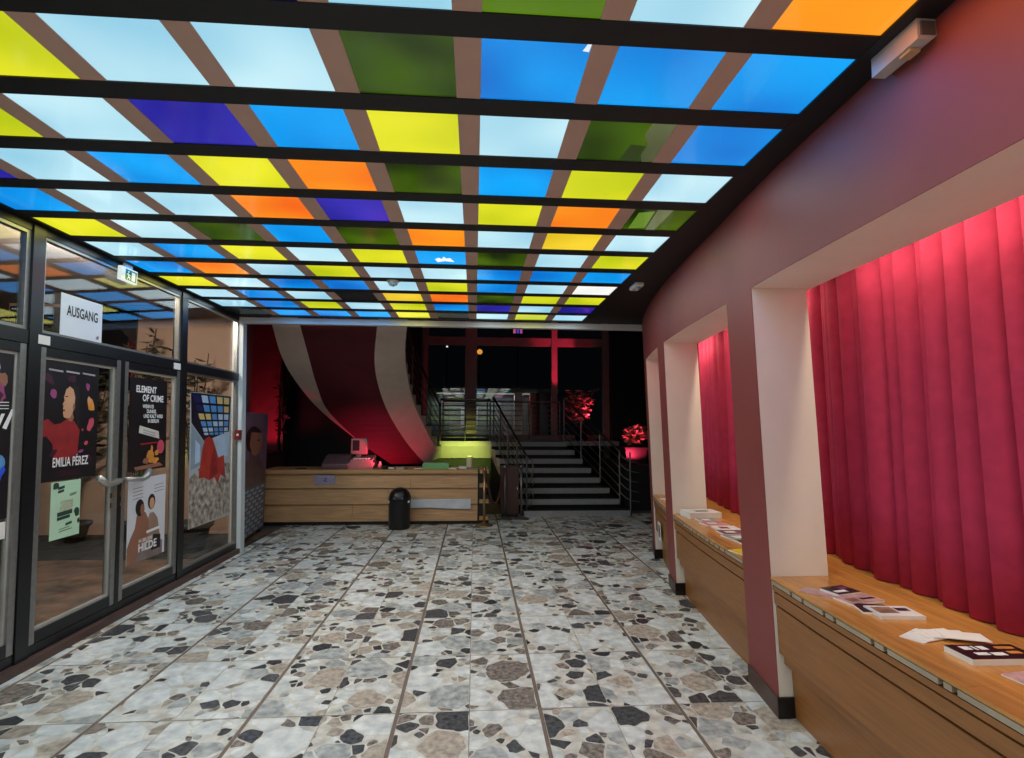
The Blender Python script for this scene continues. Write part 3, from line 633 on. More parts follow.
# glazed wall behind the stairs
FR = mat('maroon_steel', (160, 120, 124), .5, var=.1)
wb = struct(empty('window_8', (1, 12.9, 1.2)))
for a, b in ((-1.3, -1.15), (-.25, .04), (1.89, 2.03), (3.18, 3.33)): bbox('mullion', (a, 12.84, 0), (b, 12.98, 4.6), FR, wb)
for a, b in ((-1.15, -.25), (.04, 1.89), (2.03, 3.18)):
    bbox('transom', (a, 12.86, 3.52), (b, 12.97, 3.72), FR, wb); bbox('bottom_rail', (a, 12.86, 1.2), (b, 12.97, 1.32), FR, wb)
    bbox('pane', (a, 12.90, 1.32), (b, 12.91, 3.52), GLASS, wb); bbox('pane', (a, 12.90, 3.72), (b, 12.91, 4.6), GLASS, wb)
struct(bbox('wall_back_right', (3.33, 12.6, 0), (4.3, 12.9, 4.6), DARKW)); struct(bbox('wall_back_low', (-1.15, 12.92, 0), (3.2, 13.1, 1.2), DARKW))

# ------------------------------------------------------------------ main flight, landing
stair = empty('staircase', (1.6, 9.18, 0), 'wide straight flight with pale step fronts and dark treads', 'staircase')
def xsl(k): return .87-.074*k
def xsr(k): return 2.735-.11*k
SY, SG, SR = 9.18, .28, .16
for k in range(8):
    y = SY+SG*k; z = SR*k; d = SG+.1
    P = [(xsl(k), y), (xsr(k), y), (xsr(k)-.04, y+d), (xsl(k)-.03, y+d)]
    mb = MB(); mb.prism([(a, b, z) for a, b in P], (0, 0, .098)); s = mb.build('step', STEP, stair)
    mb = MB(); mb.prism([(a, b+.004, z+.098) for a, b in P], (0, 0, .004)); mb.build('tread', TREAD, s)
    mb = MB(); mb.prism([(a, b+.09, max(0, z-.066)) for a, b in P], (0, 0, .066)); mb.build('riser', TREAD, stair) if k else None
mb = MB(); mb.prism([(xsr(0)-.02, SY+.06, 0), (xsr(7)-.02, SY+SG*7+.1, 0), (xsr(7)-.02, SY+SG*7+.1, 1.05), (xsr(0)-.02, SY+.06, .02)], (.05, 0, 0)); mb.build('stringer', BLACK, stair)
mb = MB(); mb.prism([(xsl(0)+.05, SY+.06, 0), (xsl(7)+.05, SY+SG*7+.1, 0), (xsl(7)+.05, SY+SG*7+.1, 1.05), (xsl(0)+.05, SY+.06, .02)], (-.05, 0, 0)); mb.build('stringer', BLACK, stair)
LY = SY+7*SG
CRM = mat('cream_render', (206, 190, 178), .75, var=.05)
landing = empty('landing', (.4, 12.0, 0), 'cream stair landing behind the counter, its underside lit yellow-green', 'landing')
bbox('slab', (-1.2, LY, 1.12), (xsl(7), 12.84, 1.225), CRM, landing); bbox('slab', (xsl(7), LY+.38, 1.12), (3.2, 12.84, 1.218), STEP, landing)
bbox('carpet', (-.85, LY+.06, 1.225), (xsl(7)-.02, 12.8, 1.232), mat('landing_dark', (40, 24, 26), .8), landing)
mb = MB(); mb.hexa([(-1.35, LY+.22, .86), (.40, LY+.22, .86), (.40, LY+.7, .86), (-1.35, LY+.7, .86), (-1.2, LY+.02, 1.12), (xsl(7), LY+.02, 1.12), (xsl(7), LY+.7, 1.12), (-1.2, LY+.7, 1.12)]); mb.build('sloping_soffit', CRM, landing)
mb = MB()
pr_ = []
for k in (7, 6, 5, 4):
    pr_ += [(xsl(k)-.02, SY+SG*k-.02, SR*k+.10), (xsl(k)-.02, SY+SG*k-.02, SR*k-.05)]
pr_ += [(xsl(4)-.02, SY+SG*4+.12, SR*4-.16), (xsl(7)-.02, LY+.25, .92), (xsl(7)-.02, LY+.3, 1.2)]
mb.prism(pr_, (.025, 0, 0)); mb.build('cream_stringer', CRM, landing)
bbox('back_support', (-1.1, LY+.9, 0), (2.1, LY+1.1, 1.12), BLACK, landing)

# ------------------------------------------------------------------ curved upper flight (seen from below)
# stations from the landing up towards the foyer: (y, L outer x/z, L inner, R inner, R outer)
def un(u, v, y):
    d = _r2*((u-512)/F_PX)-_u2*((v-379)/F_PX)+_f; t = y/d.y; return (d.x*t, EYE+d.z*t)
YS = [11.0, 10.3, 9.6, 8.9, 8.2, 7.5]
LO = [(388, 462), (353, 437), (320, 410), (297, 383), (281, 355), (269, 312)]
LI = [(391, 464), (363, 444.5), (329, 412), (317, 386), (308.5, 356), (297, 314)]
RI = [(425, 464), (407, 443), (390, 416), (379, 388), (374.5, 358), (379, 312)]
RO = [(441, 457), (428, 434), (415, 407), (408, 380), (405, 350), (410, 305)]
def crm(pts, n):
    out = []
    for i in range(len(pts)-1):
        p0, p1, p2, p3 = pts[max(i-1, 0)], pts[i], pts[i+1], pts[min(i+2, len(pts)-1)]
        for k in range(n):
            t = k/n; out.append(tuple(.5*(2*b+(c-a)*t+(2*a-5*b+4*c-d)*t*t+(3*b-a-3*c+d)*t**3) for a, b, c, d in zip(p0, p1, p2, p3)))
    return out+[pts[-1]]
def edge(lst): return crm([(un(u, v, y)[0], y, un(u, v, y)[1]) for (u, v), y in zip(lst, YS)], 6)
elo, eli, eri, ero = edge(LO), edge(LI), edge(RI), edge(RO)
fl2 = empty('curved_stair', (-1.8, 9.2, 1.0), 'sweeping curved stair with burgundy underside and white edge bands', 'staircase')
def strip(name, A, B, m, up=.05):
    n = len(A); vs = list(A)+list(B)+[(x, y, z+up) for x, y, z in A]+[(x, y, z+up) for x, y, z in B]
    fs = []
    for i in range(n-1):
        fs += [(i, i+1, n+i+1, n+i), (2*n+i, 3*n+i, 3*n+i+1, 2*n+i+1), (i, 2*n+i, 2*n+i+1, i+1), (n+i, n+i+1, 3*n+i+1, 3*n+i)]
    fs += [(0, n, 3*n, 2*n), (n-1, 3*n-1, 4*n-1, 2*n-1)]
    return obj(name, vs, fs, m, fl2, True)
for o in (strip('edge_band', elo, eli, CRM), strip('soffit', eli, eri, BURG), strip('edge_band', eri, ero, CRM)): 
    for p in o.data.polygons: p.use_smooth = False
def lerp3(A, t):
    f = t*(len(A)-1); i = min(int(f), len(A)-2); return Vector(A[i]).lerp(Vector(A[i+1]), f-i)
NS = 13
for k in range(NS):
    t0, t1 = k/NS, (k+1)/NS; a, b, c, d = lerp3(elo, t0), lerp3(ero, t0), lerp3(ero, t1), lerp3(elo, t1)
    zt = max(b.z, c.z)+.10
    mb = MB(); mb.hexa([(p.x, p.y, p.z+.045) for p in (a, b, c, d)]+[(p.x, p.y, zt-.02) for p in (a, b, c, d)]); s = mb.build('step', CRM, fl2)
    mb = MB(); mb.prism([(p.x, p.y, zt-.02) for p in (a, b, c, d)], (0, 0, .02)); mb.build('tread', TREAD, s)

# ------------------------------------------------------------------ railings
def railing(name, posts, h, nr, label, mh=None, r=.012, ends=False):
    o = empty(name, posts[len(posts)//2], label, 'railing', 'stair railings')
    for p in posts: MB().tube([p, (p[0], p[1], p[2]+h)], r*1.25, 8).build('post', RAILM, o)
    top = [(p[0], p[1], p[2]+h) for p in posts]
    MB().tube(crm(top, 4) if len(top) > 2 else top, r*1.9, 8).build('handrail', mh or RAILM, o, True)
    for k in range(nr):
        f = (k+.7)/(nr+.5)
        q = [(p[0], p[1], p[2]+h*f) for p in posts]; MB().tube(crm(q, 4) if len(q) > 2 else q, r*.75, 6).build('rail', RAILM, o, True)
    return o
DHR = mat('dark_handrail', (52, 42, 42), .35, var=.1)
st = lambda k, f, dx: (f(k)+dx, SY+SG*k+.08, SR*k+.10)
o = railing('stair_railing', [st(k, xsl, .05) for k in (0, 1.8, 3.6, 5.4, 7)], .92, 6, 'steel railing on the left side of the wide flight, behind the rope posts', DHR)
x, y, z = st(0, xsl, .05)
for k in range(3): MB().tube([(x, y, z+.92-.24*k), (x+.08, y-.14, z+.86-.24*k), (x+.10, y-.18, z+.70-.22*k), (x+.05, y-.16, z+.50-.2*k), (x-.02, y-.10, z+.36-.15*k)], .010, 6).build('curl', RAILM, o, True)
o = railing('stair_railing', [st(k, xsr, -.05) for k in (.6, 2.6, 4.8, 7)], .92, 5, 'steel railing on the right side of the wide flight, beside the red-lit planter', DHR)
x, y, z = st(.6, xsr, -.05)
MB().tube([(x+.16, y-.12, 0), (x+.16, y-.12, z+.9)], .015, 8).build('post', RAILM, o)
for k in range(5): MB().tube(crm([(x, y, z+.88-.17*k), (x+.06, y-.06, z+.80-.17*k), (x+.16, y-.12, z+.74-.17*k), (x+.32, y-.14, z+.71-.17*k)], 3), .009, 6).build('curl', RAILM, o, True)
railing('landing_railing', [(x, LY+.04, 1.225) for x in (-.72, -.2, xsl(7)-.02)], .88, 7, 'low steel railing along the cream landing edge')
railing('landing_railing', [(x, 12.6, 1.225) for x in (-.75, .3, 1.3, 2.05)], .9, 7, 'steel railing across the dark window behind the landing')
pts = [lerp3(ero, t) for t in (.0, .2, .42, .64, .86, 1)]
railing('curved_railing', [(p.x-.04, p.y, p.z+.12) for p in pts], .95, 5, 'dark railing climbing the curved burgundy stair', DHR)

# ------------------------------------------------------------------ counter
ct = empty('reception_counter', (-1.5, 8.7, 0), 'long pale wood counter clad in lapped horizontal boards', 'counter')
CXL, CXR = -3.27, .06
for k, (z0, z1) in enumerate(((.06, .315), (.325, .565), (.575, .80))):
    n0 = -3.27; cut = (-1.9, -1.35, -1.0)[k]
    for a, b in ((n0, cut-.002), (cut+.002, CXR)):
        mb = MB(); mb.hexa([(a, 8.525, z0), (b, 8.525, z0), (b, 8.60, z0), (a, 8.60, z0), (a, 8.565, z1), (b, 8.565, z1), (b, 8.60, z1), (a, 8.60, z1)]); mb.build('board', COUNTER, ct)
    bbox('board_end', (CXR+.03, 8.56, z0), (.235, 8.63, z0+.06), COUNTER, ct)
soften(bbox('top', (-3.3, 8.50, .80), (CXR, 9.15, .862), COUNTER, ct), .004)
bbox('top_end', (CXR+.03, 8.53, .80), (.235, 9.1, .86), COUNTER, ct)
bbox('core', (-3.25, 8.602, .0), (.2, 9.05, .80), BLACK, ct); bbox('plinth', (-3.25, 8.57, 0), (.24, 8.602, .06), BLACK, ct)
CT = .862
def top(m): return m
tag(soften(bbox('notice_sheet', (-2.49, 8.523, .63), (-2.18, 8.545, .775), mat('lilac_paper', (150, 140, 165), .7)), .001), 'lilac paper note on the counter front', 'notice')
o = bpy.data.objects['notice_sheet']
vs, fs = text_mesh('-Z', .05, 1, .02)
obj('scribble', [(-2.33+u, 8.5215, .68+v) for u, v in vs], fs, HAIR, o)
mb = MB(); mb.prism([(-1.03, 8.512, .40), (-.05, 8.512, .405), (-.05, 8.512, .245), (-.35, 8.512, .25), (-.7, 8.512, .27), (-1.03, 8.512, .265)], (0, .004, 0)); tag(mb.build('paper_banner', mat('grey_banner', (196, 200, 208), .6)), 'long pale paper strip across the counter front', 'banner')
# things on the counter
r = empty('cash_register', (-2.02, 8.8, CT), 'boxy cash register glowing red on the counter', 'cash register')
CR = mat('register_grey', (140, 104, 106), .45)
mb = MB(); mb.prism([(-2.42, 8.62, CT), (-2.42, 9.05, CT), (-2.42, 9.05, CT+.22), (-2.42, 8.85, CT+.2), (-2.42, 8.62, CT+.08)], (.42, 0, 0)); soften(mb.build('body', mat('register_dark', (90, 70, 74), .5), r), .015)
bbox('till', (-2.02, 8.64, CT), (-1.62, 9.05, CT+.10), CR, r)
mb = MB(); mb.prism([(-1.98, 8.66, CT+.10), (-1.98, 9.02, CT+.10), (-1.98, 9.02, CT+.2), (-1.98, 8.66, CT+.14)], (.34, 0, 0)); mb.build('keyboard', CR, r)
bbox('display_neck', (-1.93, 8.86, CT+.16), (-1.86, 8.92, CT+.25), CR, r)
soften(bbox('display', (-2.02, 8.84, CT+.22), (-1.76, 8.95, CT+.48), CR, r), .01); bbox('screen', (-1.99, 8.836, CT+.28), (-1.88, 8.84, CT+.45), mat('screen_dark', (40, 26, 30), .2), r)
for j in range(6): bbox('key', (-1.94+.045*j, 8.70, CT+.142), (-1.91+.045*j, 8.76, CT+.168), WHITE, r)
r = empty('small_vase', (-1.52, 8.72, CT), 'small red-lit ornament beside the cash register', 'ornament')
MB().lathe([(.03, 0), (.045, .03), (.03, .07), (.018, .09), (.025, .11)], (-1.52, 8.72, CT), 14).build('vase', CR, r, True)
def sheet(name, x, y, z, w, d, h, rz, m, label, cat, cover=None, group=None, extra=None):
    r = empty(name, (x, y, z), label, cat, group, rz)
    bbox('pages', (-w/2, -d/2, 0), (w/2, d/2, h), PAPER if cover else m, r, local=True)
    if cover: bbox('cover', (-w/2, -d/2, h), (w/2, d/2, h+.0015), cover, r, local=True)
    if extra:
        for (u0, v0, u1, v1, mm) in extra: bbox('print', (u0*w-w/2, v0*d-d/2, h+.0015), (u1*w-w/2, v1*d-d/2, h+.0019), mm, r, local=True)
    return r
sheet('leaflet_box', -.62, 8.75, CT, .42, .22, .085, 0, mat('green_card', (110, 170, 110), .6), 'green card box on the counter', 'box')
bbox('box_lip', (-.2, -.105, .085), (.2, .105, .09), mat('green_pale', (150, 190, 140), .6), bpy.data.objects['leaflet_box'], local=True)
CLR = [mat('flyer_plum', (120, 70, 84), .6), mat('flyer_grey', (150, 146, 140), .6), mat('flyer_cream', (214, 206, 180), .6), mat('flyer_dark', (52, 46, 50), .5), mat('flyer_rose', (200, 120, 120), .6)]
CN = ['plum', 'grey', 'cream', 'dark', 'rose']
q = random.Random(9)
xs = [-2.75, -1.35, -1.16, -.92, -.32, -.19, -.04]; ki = [3, 0, 1, 0, 2, 2, 1]
pos = ['at the far left end of the counter', 'just right of the red ornament', 'between two plum stacks on the counter', 'left of the green box', 'just right of the green box', 'beside the cream lamp', 'at the right end of the counter top']
for k, (x, c) in enumerate(zip(xs, ki)): sheet('flyer_stack', x, 8.66+.12*(k % 2), CT, .13, .17, .012+.01*(k % 3), q.uniform(-.3, .3), CLR[c], 'small %s flyer stack %s' % (CN[c], pos[k]), 'flyers', CLR[c] if k % 2 else None, 'flyer stacks on the counter')
YG = (.70, 1.0, .16)
r = empty('counter_lamp', (-.08, 8.98, CT), 'cream cylinder lamp giving yellow-green light under the landing', 'lamp')
MB().lathe([(.05, 0), (.055, .02), (.055, .15), (.05, .17)], (-.08, 8.98, CT), 18).build('shade', mat('cream_shade', (226, 214, 180), .5), r, True)
MB().lathe([(.03, .0), (.045, .012), (.045, .02)], (-.08, 8.98, CT+.172), 16).build('lens', emis('lime_lens', (220, 250, 90), 1.2), r)
l = lamp('bulb', 'SPOT', (-.08, 8.98, CT+.21), 330, YG, None, .03, angle=36, blend=1.0); l.parent = r; l.location = (0, 0, .21); l.rotation_euler = (Vector((-.25, 11.3, .92))-Vector((-.08, 8.98, CT+.21))).to_track_quat('-Z', 'Y').to_euler()
RED = (1, .05, .13)
def red_flood(loc, target, e, label, angle=80, sz=.05):
    r = empty('red_floodlight', loc, label, 'floodlight', 'red floodlights')
    MB().lathe([(.04, 0), (.05, .02), (.05, .05), (.03, .06)], loc, 14).build('can', BLACK, r)
    l = lamp('bulb', 'SPOT', loc, e, RED, target, sz, angle=angle); l.parent = r; l.location = (0, 0, .085); return r
red_flood((-2.0, 10.35, 0), (-1.9, 10.62, 1.0), 60, 'red floodlight on the floor under the low end of the curved stair', 95)
red_flood((-1.42, 8.60, CT), (-1.95, 8.80, .98), 45, 'small red floodlight on the counter, facing the register', 58)

# bin and rope posts
r = empty('waste_bin', (-1.13, 8.27, 0), 'black dome-topped waste bin in front of the counter', 'bin')
BIN = mat('bin_black', (14, 16, 18), .35, var=.2)
MB().lathe([(.155, 0), (.16, .02), (.165, .40), (.17, .41), (.17, .43)], (-1.13, 8.27, 0), 26).build('body', BIN, r, True)
MB().lathe([(.172, .42), (.168, .48), (.145, .54), (.10, .59), (.04, .612), (.01, .615)], (-1.13, 8.27, 0), 26).build('dome', BIN, r, True)
mb = MB(); mb.prism([(-1.20, 8.105, .46), (-1.06, 8.105, .46), (-1.07, 8.155, .56), (-1.13, 8.165, .575), (-1.19, 8.155, .56)], (0, .02, 0)); mb.build('flap', mat('bin_flap', (70, 74, 78), .25, .4), r)
for dx in (-.16, .13): bbox('clip', (-1.13+dx, 8.13+abs(dx)*.3, .40), (-1.10+dx, 8.16+abs(dx)*.3, .43), CHROME, r)
def stanchion(x, y, label, m):
    r = empty('rope_post', (x, y, 0), label, 'rope post', 'rope posts by the counter')
    MB().lathe([(.14, 0), (.14, .012), (.10, .028), (.03, .045), (.02, .06)], (x, y, 0), 24).build('base', m, r, True)
    MB().lathe([(.019, .05), (.019, .86)], (x, y, 0), 14).build('pole', m, r, True)
    MB().lathe([(.026, .84), (.028, .87), (.026, .895), (.012, .905)], (x, y, 0), 14).build('cap', m, r, True)
stanchion(.165, 8.42, 'brass rope post at the right end of the counter', BRASS)
stanchion(.52, 8.95, 'steel rope post in front of the dark red cabinet', RAILM); stanchion(.80, 8.98, 'steel rope post at the foot of the wide stairs', RAILM)
P = [Vector((.185, 8.43, .84)).lerp(Vector((.50, 8.93, .84)), k/10)-Vector((0, 0, .55*math.sin(math.pi*k/10))) for k in range(11)]
tag(MB().tube(P, .016, 8).build('barrier_rope', mat('rope_burgundy', (86, 40, 38), .8)), 'sagging dark red barrier rope between brass and steel posts', 'rope')
r = empty('cabinet', (.66, 9.5, 0), 'dark red-brown cabinet under the cream stair edge', 'cabinet')
bbox('body', (.46, 9.12, .06), (.77, 9.44, .86), DARKWOOD, r); bbox('door', (.475, 9.108, .09), (.755, 9.12, .83), DARKWOOD, r); bbox('plinth', (.48, 9.15, 0), (.75, 9.42, .06), BLACK, r); bbox('knob', (.735, 9.09, .48), (.75, 9.108, .52), CHROME, r)

# ------------------------------------------------------------------ left rear: display board, call point, dark console
r = empty('display_board', (-3.05, 7.65, 0), 'standing display board with a portrait, behind the pale post', 'display board')
def db(u, v, d=0): return (-2.985-.165*u+d, 7.0+1.3*u, .05+1.68*v)
def dpoly(name, pts, m, d): return obj(name, [db(u, v, d) for u, v in pts], [tuple(range(len(pts)))], m, r)
mb = MB(); mb.hexa([db(0, 0, -.02), db(0, 0), db(1, 0), db(1, 0, -.02), db(0, 1, -.02), db(0, 1), db(1, 1), db(1, 1, -.02)]); mb.build('board', mat('board_plum', (104, 84, 104), .5, var=.15), r)
bbox('foot', (-3.2, 7.1, 0), (-2.99, 7.16, .05), BLACK, r); bbox('foot', (-3.34, 8.1, 0), (-3.14, 8.16, .05), BLACK, r)
dpoly('portrait_hair', blob(.45, .78, .30, .11, 16, 0, .05), HAIR, .002); dpoly('portrait_face', [(.35, .84), (.75, .83), (.80, .74), (.70, .68), (.55, .64), (.4, .66), (.30, .74)], SKIN2, .003)
dpoly('portrait_eye', blob(.62, .77, .06, .008, 10), HAIR, .004)
dpoly('portrait_neck', [(.35, .68), (.65, .68), (.70, .60), (.95, .52), (1, .40), (.0, .40), (.0, .58), (.30, .62)], mat('print_dusk', (92, 72, 70), .5, var=.2), .0025)
DB = mat('print_feather', (150, 160, 170), .5, var=.25, scale=14); q = random.Random(2)
dpoly('feather_ground', [(0, 0), (1, 0), (1, .40), (0, .40)], mat('print_slate', (84, 92, 102), .5), .0026)
for i in range(11):
    for j in range(5):
        u = j*.2+(.1 if i % 2 else 0); v = .012+i*.034; w = .15
        if u+w > 1.02: continue
        dpoly('feather_print', [(u, v+.004), (u+w*.8, v), (u+w, v+.016), (u+w*.8, v+.024), (u, v+.022)], DB, .003+.0002*(i % 2))
r = empty('fire_call_point', (-2.93, 6.80, 1.42), 'small red fire alarm call point on the pale post', 'alarm')
bbox('housing', (-2.975, 6.79, 1.38), (-2.90, 6.823, 1.50), mat('alarm_red', (120, 40, 36), .4), r); bbox('button', (-2.95, 6.786, 1.43), (-2.925, 6.79, 1.455), WHITE, r)
r = empty('console', (-3.9, 9.6, 0), 'dark low console against the red-lit wall', 'console'); bbox('body', (-4.55, 9.3, 0), (-3.5, 10.05, 1.05), mat('console_dark', (40, 26, 30), .6), r); bbox('top', (-4.57, 9.28, 1.05), (-3.48, 10.07, 1.08), BLACK, r)
struct(bbox('wall_dark_pier', (-4.6, 11.5, 0), (-2.1, 11.6, 4.6), BLACK))
red_flood((-3.62, 9.45, 1.08), (-3.8, 10.12, 2.25), 26, 'red floodlight on the dark console', 120)
plant('trailing_plant', (-3.5, 9.9, 1.08), 1.6, .22, 6, 18, .10, 'dark trailing plant in front of the red-lit wall', 'plant', 51, mat('leaf_dark', (18, 20, 16), .5))

# ------------------------------------------------------------------ right rear: planter wall, red-lit plants
struct(bbox('wall_planter', (2.80, 9.75, 0), (4.3, 11.6, .84), DARKW))
r = empty('red_planter', (3.15, 10.25, .84), 'square planter glowing red beside the stair railing', 'planter')
PLR = mat('planter_dark_clay', (34, 26, 28), .6)
mb = MB(); mb.hexa([(2.95, 10.1, .84), (3.32, 10.1, .84), (3.32, 10.45, .84), (2.95, 10.45, .84), (2.92, 10.07, 1.12), (3.35, 10.07, 1.12), (3.35, 10.48, 1.12), (2.92, 10.48, 1.12)]); mb.build('box', PLR, r)
bbox('rim', (2.90, 10.05, 1.12), (3.37, 10.5, 1.15), PLR, r); bbox('soil', (2.94, 10.09, 1.15), (3.33, 10.46, 1.154), STEM, r)
LRED = mat('leaf_pale', (170, 140, 120), .5, var=.3, island=.4)
plant('planter_plant', (3.13, 10.27, 1.154), .42, .30, 12, 24, .13, 'low leafy plant in the red-lit planter', 'plant', 60, LRED)
red_flood((3.02, 9.85, .84), (3.13, 10.2, 1.40), 60, 'red floodlight in front of the square planter', 120)
r = empty('shrub_pot', (2.45, 12.0, 1.218), 'dark pot of the tall shrub on the landing', 'pot'); MB().lathe([(.13, 0), (.18, .28), (.19, .3)], (2.45, 12.0, 1.218), 18).build('pot', BLACK, r, True)
red_flood((2.75, 11.62, 1.218), (2.45, 12.0, 2.1), 45, 'red floodlight at the foot of the tall shrub', 50)
plant('tall_shrub', (2.45, 12.0, 1.50), .95, .5, 11, 24, .12, 'tall red-lit shrub on the landing by the window', 'plant', 70, LRED)
red_flood((2.95, 11.75, 1.218), (1.75, 12.8, 3.5), 420, 'red floodlight on the landing beside the tall shrub', 32)

# ------------------------------------------------------------------ outside the back window
struct(bbox('ground_outside', (-12, 13.2, -.2), (14, 40, .0), mat('asphalt', (40, 40, 42), .8)))
r = empty('kiosk', (.4, 17.5, 0), 'low grey building with a shuttered front outside the back window', 'building')
bbox('body', (-1.6, 17.2, 0), (2.4, 19, 2.55), mat('kiosk_grey', (120, 122, 126), .6), r)
for k in range(9): bbox('shutter_slat', (-1.4, 17.15, .9+.16*k), (.85, 17.2, 1.03+.16*k), mat('shutter_grey', (150, 152, 156), .4, .3), r)
bbox('canopy', (-1.8, 16.3, 2.56), (2.6, 19, 2.68), mat('canopy_pale', (170, 172, 176), .6), r)
for x in (-.45, -.1): bbox('door_window', (x, 17.13, 1.45), (x+.2, 17.15, 2.1), WHITE, r)
bbox('column', (1.25, 16.6, 0), (1.5, 16.8, 2.56), WHITE, r); bbox('column', (1.75, 16.6, 0), (2.05, 16.8, 2.56), mat('column_red', (170, 60, 66), .6), r)
r = empty('canopy_light', (.2, 16.7, 2.56), 'strip light under the canopy of the grey building', 'light'); bbox('tube', (-1.2, 16.67, 2.52), (1.8, 16.73, 2.56), emis('canopy_tube', (235, 240, 245), .25), r)
l = lamp('glow', 'AREA', (0, 0, -.06), 9, (.9, .95, 1), None, 3, .1); l.parent = r
def street(x, y, z, rr, m, label):
    r = empty('street_lamp', (x, y, 0), label, 'street lamp', 'street lamps outside the back window')
    MB().tube([(x, y, 0), (x, y, z)], .03, 6).build('pole', BLACK, r); MB().lathe([(rr*.5, 0), (rr, rr*.7), (rr*.9, rr*1.3), (rr*.2, rr*1.8)], (x, y, z), 10).build('lantern', m, r)
street(.05+.13*1, 22, 4.5, .12, emis('lantern_amber', (240, 160, 60), 1), 'amber street lamp beside the window post'); street(-1.35, 25, 5.2, .05, emis('lantern_white', (240, 240, 240), 1), 'tiny white street lamp left of the amber one')
r = empty('neon_sign', (1.5, 20, 5.1), 'small pink and violet neon sign high outside the window', 'sign')
for k, (dx, c) in enumerate(((0, (230, 110, 150)), (.13, (110, 70, 220)), (.26, (200, 100, 170)))): bbox('letter', (1.45+dx, 20, 5.08), (1.54+dx, 20.04, 5.32), emis('neon_%d' % k, c, .7), r)
bbox('pole', (1.6, 20.04, 0), (1.64, 20.08, 5.1), BLACK, r)

# ------------------------------------------------------------------ reading matter on the benches
Z = SILL
PDK = mat('cover_dark', (48, 30, 40), .4, var=.4, scale=30); PRS = mat('cover_rose', (190, 150, 150), .4, var=.3, scale=25); PWH = mat('cover_white', (226, 224, 222), .4); PSK = mat('cover_photo', (150, 116, 96), .4, var=.5, scale=22); PYE = mat('cover_yellow', (235, 200, 30), .5)
Gp = 'leaflets on the near bench'
sheet('leaflet', 1.745, 2.625, Z, .10, .15, .003, .7, PRS, 'thin pinkish leaflet poking out at the pillar end of the near bench', 'leaflet', None, Gp)
sheet('leaflet_stack', 1.86, 2.62, Z, .15, .11, .014, .25, PDK, 'small dark-covered leaflet stack nearest the pillar on the near bench', 'leaflets', PDK, Gp, [(.1, .2, .6, .45, WHT), (.55, .55, .9, .8, MAUVE)])
sheet('leaflet_stack', 1.865, 2.50, Z, .20, .105, .010, .2, PRS, 'pinkish leaflet stack between dark and photo stacks', 'leaflets', PRS, Gp, [(.1, .15, .4, .6, PSK), (.5, .3, .9, .5, PDK)])
sheet('leaflet_stack', 1.84, 2.37, Z, .14, .12, .008, -.25, PSK, 'dark brown leaflet stack half under the photo brochure', 'leaflets', PDK, Gp)
sheet('brochure', 1.89, 2.315, Z+.0, .19, .13, .014, -.12, PWH, 'photo brochure with a white cover between leaflets and white cards', 'brochure', PWH, Gp, [(.08, .25, .55, .85, PSK), (.6, .5, .9, .8, PDK)])
for k, (x, y, a) in enumerate(((1.80, 2.075, .5), (1.84, 2.07, .25), (1.875, 2.075, .1), (1.90, 2.06, -.15), (1.94, 2.03, -.35))):
    sheet('card', x, y, Z+.0035*k, .155, .085, .003, a, PAPER, 'white card of the fan on the near bench, %s' % ('lowest, at the left', 'second from the left', 'middle one', 'second from the right', 'topmost, at the right')[k], 'card', None, 'white cards fanned on the near bench', [(.45, .4, .6, .65, HAIR)] if k == 2 else None)
sheet('magazine', 1.90, 1.872, Z, .26, .12, .022, -.03, PDK, 'thick black magazine with white lettering on the near bench', 'magazine', mat('cover_black', (24, 20, 24), .3, var=.5, scale=20), Gp)
r = bpy.data.objects['magazine']
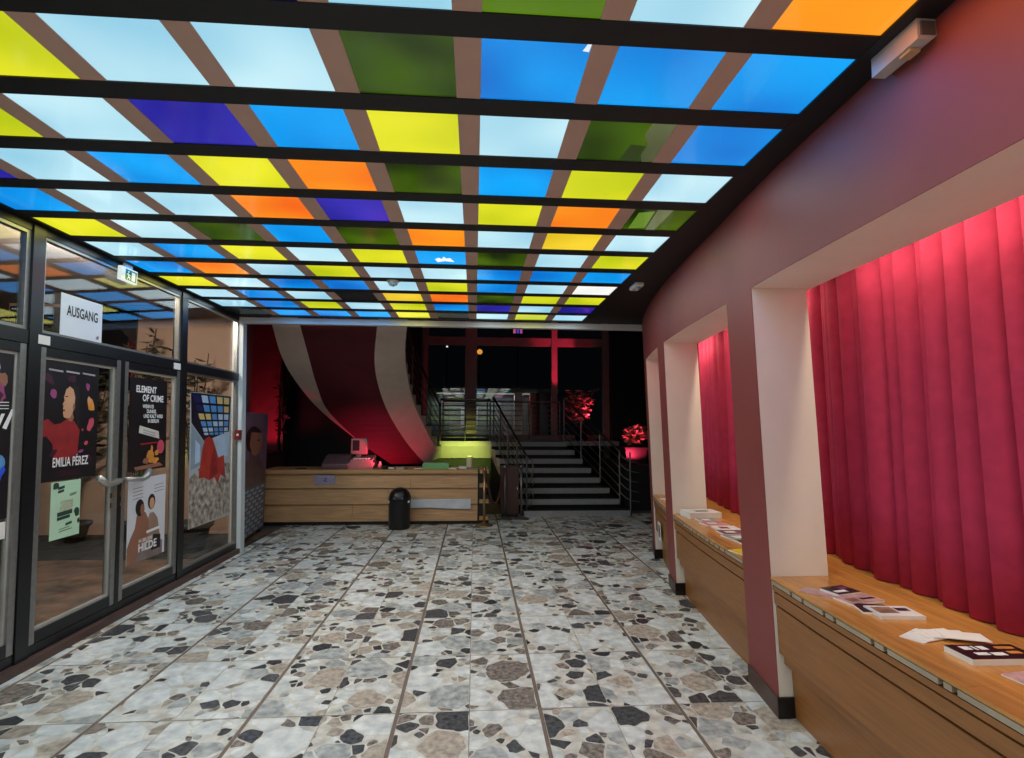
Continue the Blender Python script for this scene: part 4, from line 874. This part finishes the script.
for t, u, v, h in (('KINO', -.05, .0, .035), ('PROGRAMM', -.02, -.035, .018)):
    pass
for k, (u0, v0, u1, v1) in enumerate(((-.09, .015, -.055, .045), (-.045, .012, -.035, .047), (-.025, .014, .005, .045), (-.08, -.03, -.03, -.008), (-.02, -.034, .03, -.010), (.05, -.02, .10, .0), (.04, .02, .11, .04))): bbox('print', (u0, v0, .0235), (u1, v1, .0239), WHT if k < 5 else AMB, r, local=True)
r = sheet('leaflet_holder', 1.88, 1.70, Z, .15, .11, .004, .1, PSK, 'leaflet in a clear sleeve at the frame edge of the near bench', 'leaflet', PRS, Gp)
G2 = 'reading matter on the middle bench'
sheet('book_stack', 2.09, 4.80, Z, .30, .20, .05, .06, PWH, 'thick white stack of brochures at the far end of the middle bench', 'brochures', PWH, G2, [(.3, .3, .7, .6, DGR)])
for k, (x, y, w, d, mm, lb) in enumerate(((2.06, 4.58, .16, .18, CLR[1], 'grey leaflet stack next to the thick white brochure stack'), (2.04, 4.42, .2, .14, CLR[4], 'rose and white leaflet on the middle bench'), (2.05, 4.22, .19, .17, PWH, 'white brochure with a red print on the middle bench'), (2.02, 4.06, .2, .14, CLR[0], 'plum magazine on the middle bench'), (1.99, 3.88, .2, .2, CLR[1], 'grey magazine with photo cover on the middle bench'), (1.99, 3.72, .18, .13, CLR[3], 'dark leaflet next to the grey magazine'))):
    sheet('leaflet', x, y, Z, w, d, .010, .1*math.sin(k*2), mm, lb, 'leaflet', mm, G2, [(.2, .3, .6, .7, COAT if k == 2 else PWH)])
sheet('leaflet', 1.80, 3.46, Z, .14, .14, .006, .3, PYE, 'yellow leaflet on the middle bench by the pillar', 'leaflet', PYE, G2)
sheet('leaflet', 2.2, 5.85, Z, .16, .16, .012, .2, PAPER, 'small white leaflet on the far short bench', 'leaflet', None)
mb = rbox(MB(), 5.66, 5.84, .335, .53, -.008, -.004); o = tag(mb.build('notice_sheet', PAPER), 'white notice on the front of the far short bench', 'notice')
rbox(MB(), 5.71, 5.79, .37, .50, -.009, -.008).build('print_block', HAIR, o)
